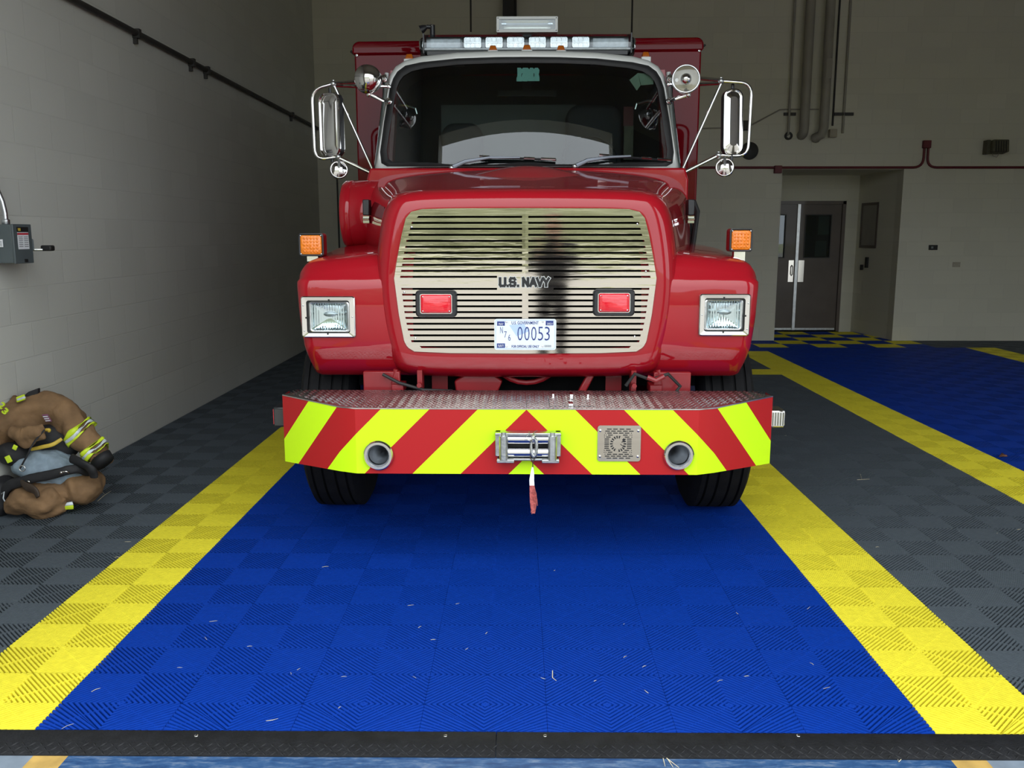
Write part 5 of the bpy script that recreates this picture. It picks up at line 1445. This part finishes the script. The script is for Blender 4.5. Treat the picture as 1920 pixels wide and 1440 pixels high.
for px, py in ((669, 104), (1311, 95)):
    p = S(px, py, YX + .006); m = M(); m.lathe([(.001, .006), (.008, .005), (.011, 0)], p, (0, -1, 0), 12); tb('body_bolt', m, STEEL, bd)
m = M(); p = S(657, 100, YX + .05); m.tube([(xl2 - .0, YX + .1, p.z), (xl2 - .03, YX + .1, p.z + .025)], .008, 6); p = S(1322, 88, YX + .05); m.tube([(xr2, YX + .1, p.z), (xr2 + .03, YX + .1, p.z + .025)], .008, 6); tb('lifting_pin', m, INKK, body_cap)
m = M()
for s in (-1, 1): m.box((min(s * .55, s * 1.2), YX + .2, .60), (max(s * .55, s * 1.2), YX + .6, .61))
tb('body_skirt', m, BOXRED, bd)
# ------------------------------------------------------------------ turnout gear by the left wall
from mathutils import noise
YT = 4.76
def G(px, py, Y=YT): return W(px, py, Y)
def kpx(n, Y=YT): return n / 1650 * (Y * math.cos(TH) + .22)
def crumple(m, amp, fr, seed, amp2=0.0):
    o = Vector((seed * 3.1, seed * 1.7, seed * .9)); out = []
    for v in m.v:
        d = noise.noise_vector(v * fr + o) * amp + noise.noise_vector(v * fr * 2.3 + o) * amp * .5
        w = v + d; out.append(w)
    m.v = out; return m
def blob(px, py, rx, ry, Y, dY, seed, amp=.016, fr=7.0, rot=0.0):
    c = G(px, py, Y); m = M(); R = Matrix.Rotation(rot, 3, 'Y')
    m.ball(c, (kpx(rx, Y), dY, kpx(ry, Y)), 90, 56, mat=R)
    crumple(m, amp, fr, seed)
    m.v = [Vector((max(v.x, WLX + .004), v.y, max(v.z, .004))) for v in m.v]
    return m
def softtube(pts, r, n=48, seed=1, amp=.012, fr=9.0, flat=1.0, steps=60):
    n = max(n, 24)
    P = [G(*p) for p in pts]; out = []; rr = []
    N = len(P)
    def cr(a, b, c, d, t): return 0.5 * ((2*b) + (c - a)*t + (2*a - 5*b + 4*c - d)*t*t + (-a + 3*b - 3*c + d)*t**3)
    for i in range(N - 1):
        a, b, c, d = P[max(i-1,0)], P[i], P[i+1], P[min(i+2,N-1)]
        for k in range(steps // (N - 1) + 1):
            t = k / (steps // (N - 1) + 1); out.append(cr(a, b, c, d, t)); rr.append(r[i] + (r[i+1] - r[i]) * t)
    out.append(P[-1]); rr.append(r[-1])
    m = M(); m.tube(out, [kpx(q) for q in rr], n, flat=flat); crumple(m, amp, fr, seed)
    m.v = [Vector((max(v.x, WLX + .004), v.y, max(v.z, .004))) for v in m.v]
    return m
base = WF(90, 955); base.z = 0
tr_ = empty('turnout_trousers', base); tag(tr_, 'tan firefighter trousers rolled down in a heap on the floor by the left wall', 'trousers')
ct_ = empty('turnout_coat', base + Vector((-.05, .1, 0))); tag(ct_, 'tan firefighter coat with lime and silver sleeve bands draped over the trousers', 'coat')
fold = bpy.data.textures.new('cloth folds', 'WOOD'); fold.wood_type = 'BANDNOISE'; fold.noise_scale = .16; fold.turbulence = 9.0; fold.noise_basis_2 = 'SIN'
crease = bpy.data.textures.new('cloth creases', 'CLOUDS'); crease.noise_scale = .045; crease.noise_depth = 2
def wrinkle(o, s):
    for t, q in ((fold, s), (crease, s * .55)):
        d = o.modifiers.new('folds', 'DISPLACE'); d.texture = t; d.texture_coords = 'LOCAL'; d.strength = q; d.mid_level = .5
    return o
def tg(name, m, mat, par=None, **k):
    r = par or tr_
    root = r if r in (tr_, ct_) else (r.parent if r.parent in (tr_, ct_) else r.parent.parent)
    o = build(name, m, mat, r, off=root.location, ang=k.pop('ang', 180), **k)
    if mat is CANVAS: wrinkle(o, .026)
    elif name in ('reflective_band', 'band_edge'): wrinkle(o, .026)
    elif mat is LINER: wrinkle(o, .022)
    return o
legA = tg('trouser_leg', blob(72, 938, 56, 34, 4.62, .13, 2, .020, 7), CANVAS)
legB = tg('trouser_leg', blob(140, 912, 50, 34, 4.76, .16, 5, .018, 6), CANVAS)
m = blob(95, 915, 62, 26, 4.70, .14, 8, .016, 8, rot=.12); tg('trouser_seat', m, CANVAS)
m = blob(10, 930, 22, 40, 4.66, .10, 4, .014, 9); tg('trouser_flap', m, CANVASB)
m = softtube([(2,945,4.60),(14,913,4.58),(55,899,4.575),(100,889,4.585),(140,879,4.62),(168,884,4.70)], [7,9,9,8.5,8.5,9], 16, 3, .006, 12, flat=.5); wb = tg('waistband', m, CANVASB)
m = blob(98, 884, 70, 38, 4.74, .13, 7, .012, 9, rot=.22); tg('quilted_lining', m, LINER)
m = softtube([(135,860,4.66),(152,868,4.62),(172,880,4.62),(176,895,4.63)], [9,9,9,7], 14, 6, .006, 14, flat=.6); tg('brace_strap', m, CANVASB)
m = softtube([(36,880,4.60),(52,852,4.60),(66,826,4.63),(84,806,4.66)], [1.5,1.6,1.6,1.5], 10, 6, .003, 14, flat=.5); tg('brace_strap', m, CANVASB)
m = softtube([(40,902,4.56),(50,912,4.53),(66,920,4.51),(72,932,4.50)], [4,8,8,5], 12, 9, .005, 14, flat=.5); tg('leather_patch', m, LEATHER)
m = M(); c = G(42, 878, 4.575); m.tube([c + Vector((math.cos(a) * .016, -.002, math.sin(a) * .016)) for a in [2*PI*k/16 for k in range(16)]], .0028, 6, closed=True); tg('ring_buckle', m, CHROME)
m = M(); m.ball(G(53.5, 903.5, 4.548), (.008, .004, .007), 10, 6); tg('snap_button', m, CHROME, wb)
m = M(); m.tube([G(112, 888, 4.555), G(116, 885, 4.55), G(124, 884, 4.55), G(130, 886, 4.56)], .004, 6); m.ball(G(115, 886, 4.55), .008, 8, 5); tg('waist_hook', m, CHROME, wb)
m = M(); m.tube([G(3, 926, 4.54), G(8, 922, 4.535), G(6, 934, 4.53), G(9, 940, 4.53)], .0035, 6); tg('buckle_clip', m, SILVER, wb)
m = M(); m.loft([[G(120, 956, 4.62), G(138, 955, 4.63), G(138, 955, 4.75), G(120, 956, 4.74)], [G(121, 949, 4.615), G(138, 947, 4.625), G(138, 947, 4.75), G(121, 949, 4.74)]], 0, True, True, True); cf = tg('cuff_trim', m, LIME, legB, bevel=.004)
m = M(); m.loft([[G(121, 949, 4.613), G(138, 947, 4.623), G(138, 947, 4.75), G(121, 949, 4.74)], [G(125, 942, 4.62), G(136, 940, 4.63), G(136, 940, 4.75), G(125, 942, 4.74)]], 0, True, True, True); tg('cuff_tape', m, SILVER, cf, bevel=.004)
# coat
m = softtube([(-26,842,4.80),(2,800,4.82),(45,778,4.86),(90,768,4.88),(128,786,4.86),(158,818,4.82),(180,846,4.80),(190,862,4.78)], [46,46,40,32,30,28,24,20], 34, 11, .018, 7.5, steps=56); cb_ = tg('coat_shell', m, CANVAS, ct_)
m = blob(88, 832, 62, 38, 4.84, .10, 13, .014, 8); tg('coat_lining', m, CANVASB, ct_)
m = softtube([(20,812,4.67),(45,822,4.66),(66,816,4.66),(84,800,4.69)], [10,18,14,7], 20, 15, .012, 9, flat=.5); tg('coat_front_fold', m, CANVAS, ct_)
m = softtube([(58,843,4.70),(80,838,4.69),(100,833,4.70),(116,823,4.73)], [3,3.6,3.6,3], 10, 3, .002, 9, flat=.5); tg('yellow_piping', m, YTRIM, ct_)
m = softtube([(80,806,4.70),(92,806,4.69),(92,810,4.69)], [2.5,3.4,2], 10, 4, .003, 12); tg('yellow_tab', m, YTRIM, ct_)
def band(pc, d, r, w, name):
    (px, py, Y) = pc; c = G(px, py, Y); t = Vector((d[0], 0, -d[1])).normalized(); out = []
    for a, b, mat, e in ((-w, -w * .38, LIME, 1.13), (-w * .38, w * .38, SILVER, 1.12), (w * .38, w, LIME, 1.13)):
        m = M(); m.tube([c + t * kpx(a + (b - a) * k / 3) for k in range(4)], kpx(r * e), 64, up=(0, 1, 0)); crumple(m, .012, 7.5, 11); out.append((m, mat))
    p = tg(name, out[1][0], SILVER, cb_)
    for k in (0, 2): tg('band_edge', out[k][0], LIME, p)
band((151, 810, 4.83), (.70, .72), 30.5, 9, 'reflective_band')
band((178, 845, 4.80), (.66, .75), 26.5, 9, 'reflective_band')
m = M(); m.tube([G(188, 858, 4.785), G(197, 869, 4.775)], [kpx(22), kpx(20)], 26, flat=.9); tg('sleeve_cuff', m, CANVASB, cb_)
RS = Matrix.Rotation(-.35, 4, 'Y') @ Matrix.Rotation(-.5, 4, 'X'); m = M(); m.cbox(G(39, 747, 4.775), (kpx(17), .012, kpx(11)), mat=RS); sb_ = tg('shoulder_band', m, LIME, cb_, ang=30, bevel=.004)
m = M(); m.cbox(G(40, 747.5, 4.770), (kpx(16), .012, kpx(4.5)), mat=RS); tg('band_tape', m, SILVER, sb_, ang=30, bevel=.003)
m = M(); q = [G(43, 743, 4.84), G(52, 735, 4.84), G(71, 728, 4.86), G(71, 739, 4.86), G(64, 745, 4.85)]; m.prism(q, (0, .03, 0)); tg('collar', m, CANVASB, ct_, bevel=.006, ang=40)
uu = (G(16, 775, 4.6) - G(0, 760, 4.6)).normalized(); vv = Vector((uu.z, 0, -uu.x)) * -1
for ch, px, py in (('2', 4, 760), ('3', 10, 771)):
    t = text_mesh(ch, G(px, py, 4.665), .026, .036, u=(.55, 0, -.6), v=(.6, -.0, .55), depth=.004, offset=.02); tg('coat_number', t, LIME, cb_, ang=20)
c = G(88, 784, 4.755); m = M(); R = Matrix.Rotation(.5, 4, 'X') @ Matrix.Rotation(-.12, 4, 'Y'); m.cbox(c, (kpx(11), .006, kpx(17)), mat=R); pt = tg('coat_patch', m, pm('mauve patch', (.25, .09, .16), .7), cb_, ang=30)
m = M()
for k in (-1, 0, 1): m.cbox(c + R.to_3x3() @ Vector((0, -.004, k * kpx(5))), (kpx(9), .003, kpx(2)), mat=R)
tg('patch_stitching', m, INKW, pt, ang=30)
for px, py, w_, h_, r_ in ((28, 839, 8, 9, .5), (16, 861, 10, 13, -.4)):
    m = M(); m.cbox(G(px, py, 4.60), (kpx(w_), .008, kpx(h_)), mat=Matrix.Rotation(r_, 4, 'Y')); tg('lime_tab', m, LIME, ct_, ang=30, bevel=.003)
m = blob(24, 850, 26, 22, 4.70, .08, 17, .012, 9); tg('inner_flap', m, CANVASB, ct_)

# ------------------------------------------------------------------ the photographer, seen mirrored in the grille
pr = empty('person', (.46, -.50, -.02)); tag(pr, 'person in dark clothes standing outside the doorway holding up a phone', 'person')
def skinfig(name, verts, edges, radii, mat, par, sub=2, root=0):
    me = bpy.data.meshes.new(name); me.from_pydata(verts, edges, []); me.materials.append(mat)
    o = link(name, me, par); sk = o.modifiers.new('skin', 'SKIN'); sk.use_smooth_shade = True
    for i, r in enumerate(radii): me.skin_vertices[0].data[i].radius = (r, r) if not isinstance(r, tuple) else r
    for v in me.skin_vertices[0].data: v.use_root = False
    me.skin_vertices[0].data[root].use_root = True
    q = o.modifiers.new('sub', 'SUBSURF'); q.levels = sub; q.render_levels = sub
    return o
V = [(0,0,.98),(0,0,1.18),(0,.0,1.40),(0,.01,1.52),(0,.02,1.60),(0,.03,1.72),
     (-.09,0,.92),(-.09,.02,.50),(-.085,-.01,.09),(-.09,.16,.04),(.09,0,.92),(.09,.02,.50),(.085,-.01,.09),(.09,.16,.04),
     (-.17,0,1.43),(-.24,.10,1.22),(-.20,.34,1.36),(.17,0,1.43),(.24,.10,1.22),(.08,.36,1.38),(-.17,.42,1.40),(.04,.44,1.43)]
E = [(0,1),(1,2),(2,3),(3,4),(4,5),(0,6),(6,7),(7,8),(8,9),(0,10),(10,11),(11,12),(12,13),(2,14),(14,15),(15,16),(2,17),(17,18),(18,19),(16,20),(19,21)]
Rr = [(.16,.12),(.15,.11),(.16,.10),.055,.075,.085,.085,.06,.05,.04,.085,.06,.05,.04,.06,.048,.036,.06,.048,.036,.030,.030]
bodyp = skinfig('body', V, E, Rr, CLOTHD, pr)
hd = M(); hd.ball((0, .04, 1.68), (.078, .098, .118), 24, 16); hd.ball((0, .135, 1.67), (.014, .018, .022), 10, 6); hd.ball((-.08, .03, 1.675), (.012, .022, .032), 8, 6); hd.ball((.08, .03, 1.675), (.012, .022, .032), 8, 6)
tmp = build('face', hd, SKIN, bodyp, ang=180)
hr = M(); hr.ball((0, .02, 1.715), (.086, .10, .098), 20, 12); build('hair', hr, LEATHER, bodyp, ang=180)
for s, hx, hy, hz in ((-1, -.17, .42, 1.40), (1, .04, .44, 1.43)):
    m = M(); m.ball((hx, hy + .03, hz + .03), (.022, .04, .045), 14, 8)
    for k in range(4): m.tube([(hx + (k - 1.5) * .012, hy + .06, hz + .05), (hx + (k - 1.5) * .011 - s * .02, hy + .085, hz + .06 + .006 * k), (hx - s * .04, hy + .07, hz + .05 + .008 * k)], [.008, .008, .006], 8)
    m.tube([(hx, hy + .03, hz + .06), (hx - s * .02, hy + .045, hz + .09), (hx - s * .035, hy + .05, hz + .10)], [.011, .010, .008], 8)
    build('hand', m, SKIN, bodyp, ang=180)
ph = M(); ph.box((-.14, .525, 1.43), (.0, .535, 1.50)); o = build('mobile_phone', ph, BLACKG, bevel=.003); o.location = pr.location
tag(o, 'black mobile phone held up by the person outside the doorway', 'phone')

# ------------------------------------------------------------------ light: overcast sky through the doorway
wd = bpy.data.worlds.new('sky'); SC.world = wd; wd.use_nodes = True
nt = wd.node_tree; bg = nt.nodes['Background']
tc = nt.nodes.new('ShaderNodeTexCoord'); sp = nt.nodes.new('ShaderNodeSeparateXYZ'); nt.links.new(tc.outputs['Generated'], sp.inputs[0])
rp = nt.nodes.new('ShaderNodeValToRGB'); e = rp.color_ramp.elements
e[0].position = 0.0; e[0].color = (.55, .60, .64, 1); e[1].position = .85; e[1].color = (1.0, 1.04, 1.06, 1)
nt.links.new(sp.outputs[2], rp.inputs[0]); nt.links.new(rp.outputs[0], bg.inputs[0]); bg.inputs[1].default_value = 1.0
pl = bpy.data.lights.new('doorway_portal', 'AREA'); pl.shape = 'RECTANGLE'; pl.size = OR - OL; pl.size_y = OZ; pl.cycles.is_portal = True
po = bpy.data.objects.new('doorway_portal', pl); po.location = ((OL + OR) / 2, 2.19, OZ / 2); po.rotation_euler = (PI / 2, 0, 0); COL.objects.link(po)
vs = SC.view_settings; vs.view_transform = 'Standard'; vs.look = 'None'; vs.gamma = 1.0; vs.exposure = 2.0; vs.use_curve_mapping = False
SC.display_settings.display_device = 'sRGB'
SC.cycles.max_bounces = 10; SC.cycles.diffuse_bounces = 5; SC.cycles.glossy_bounces = 5; SC.cycles.transparent_max_bounces = 16; SC.cycles.transmission_bounces = 6
SC.cycles.sample_clamp_indirect = 6.0
SC.cycles.caustics_reflective = False; SC.cycles.caustics_refractive = False
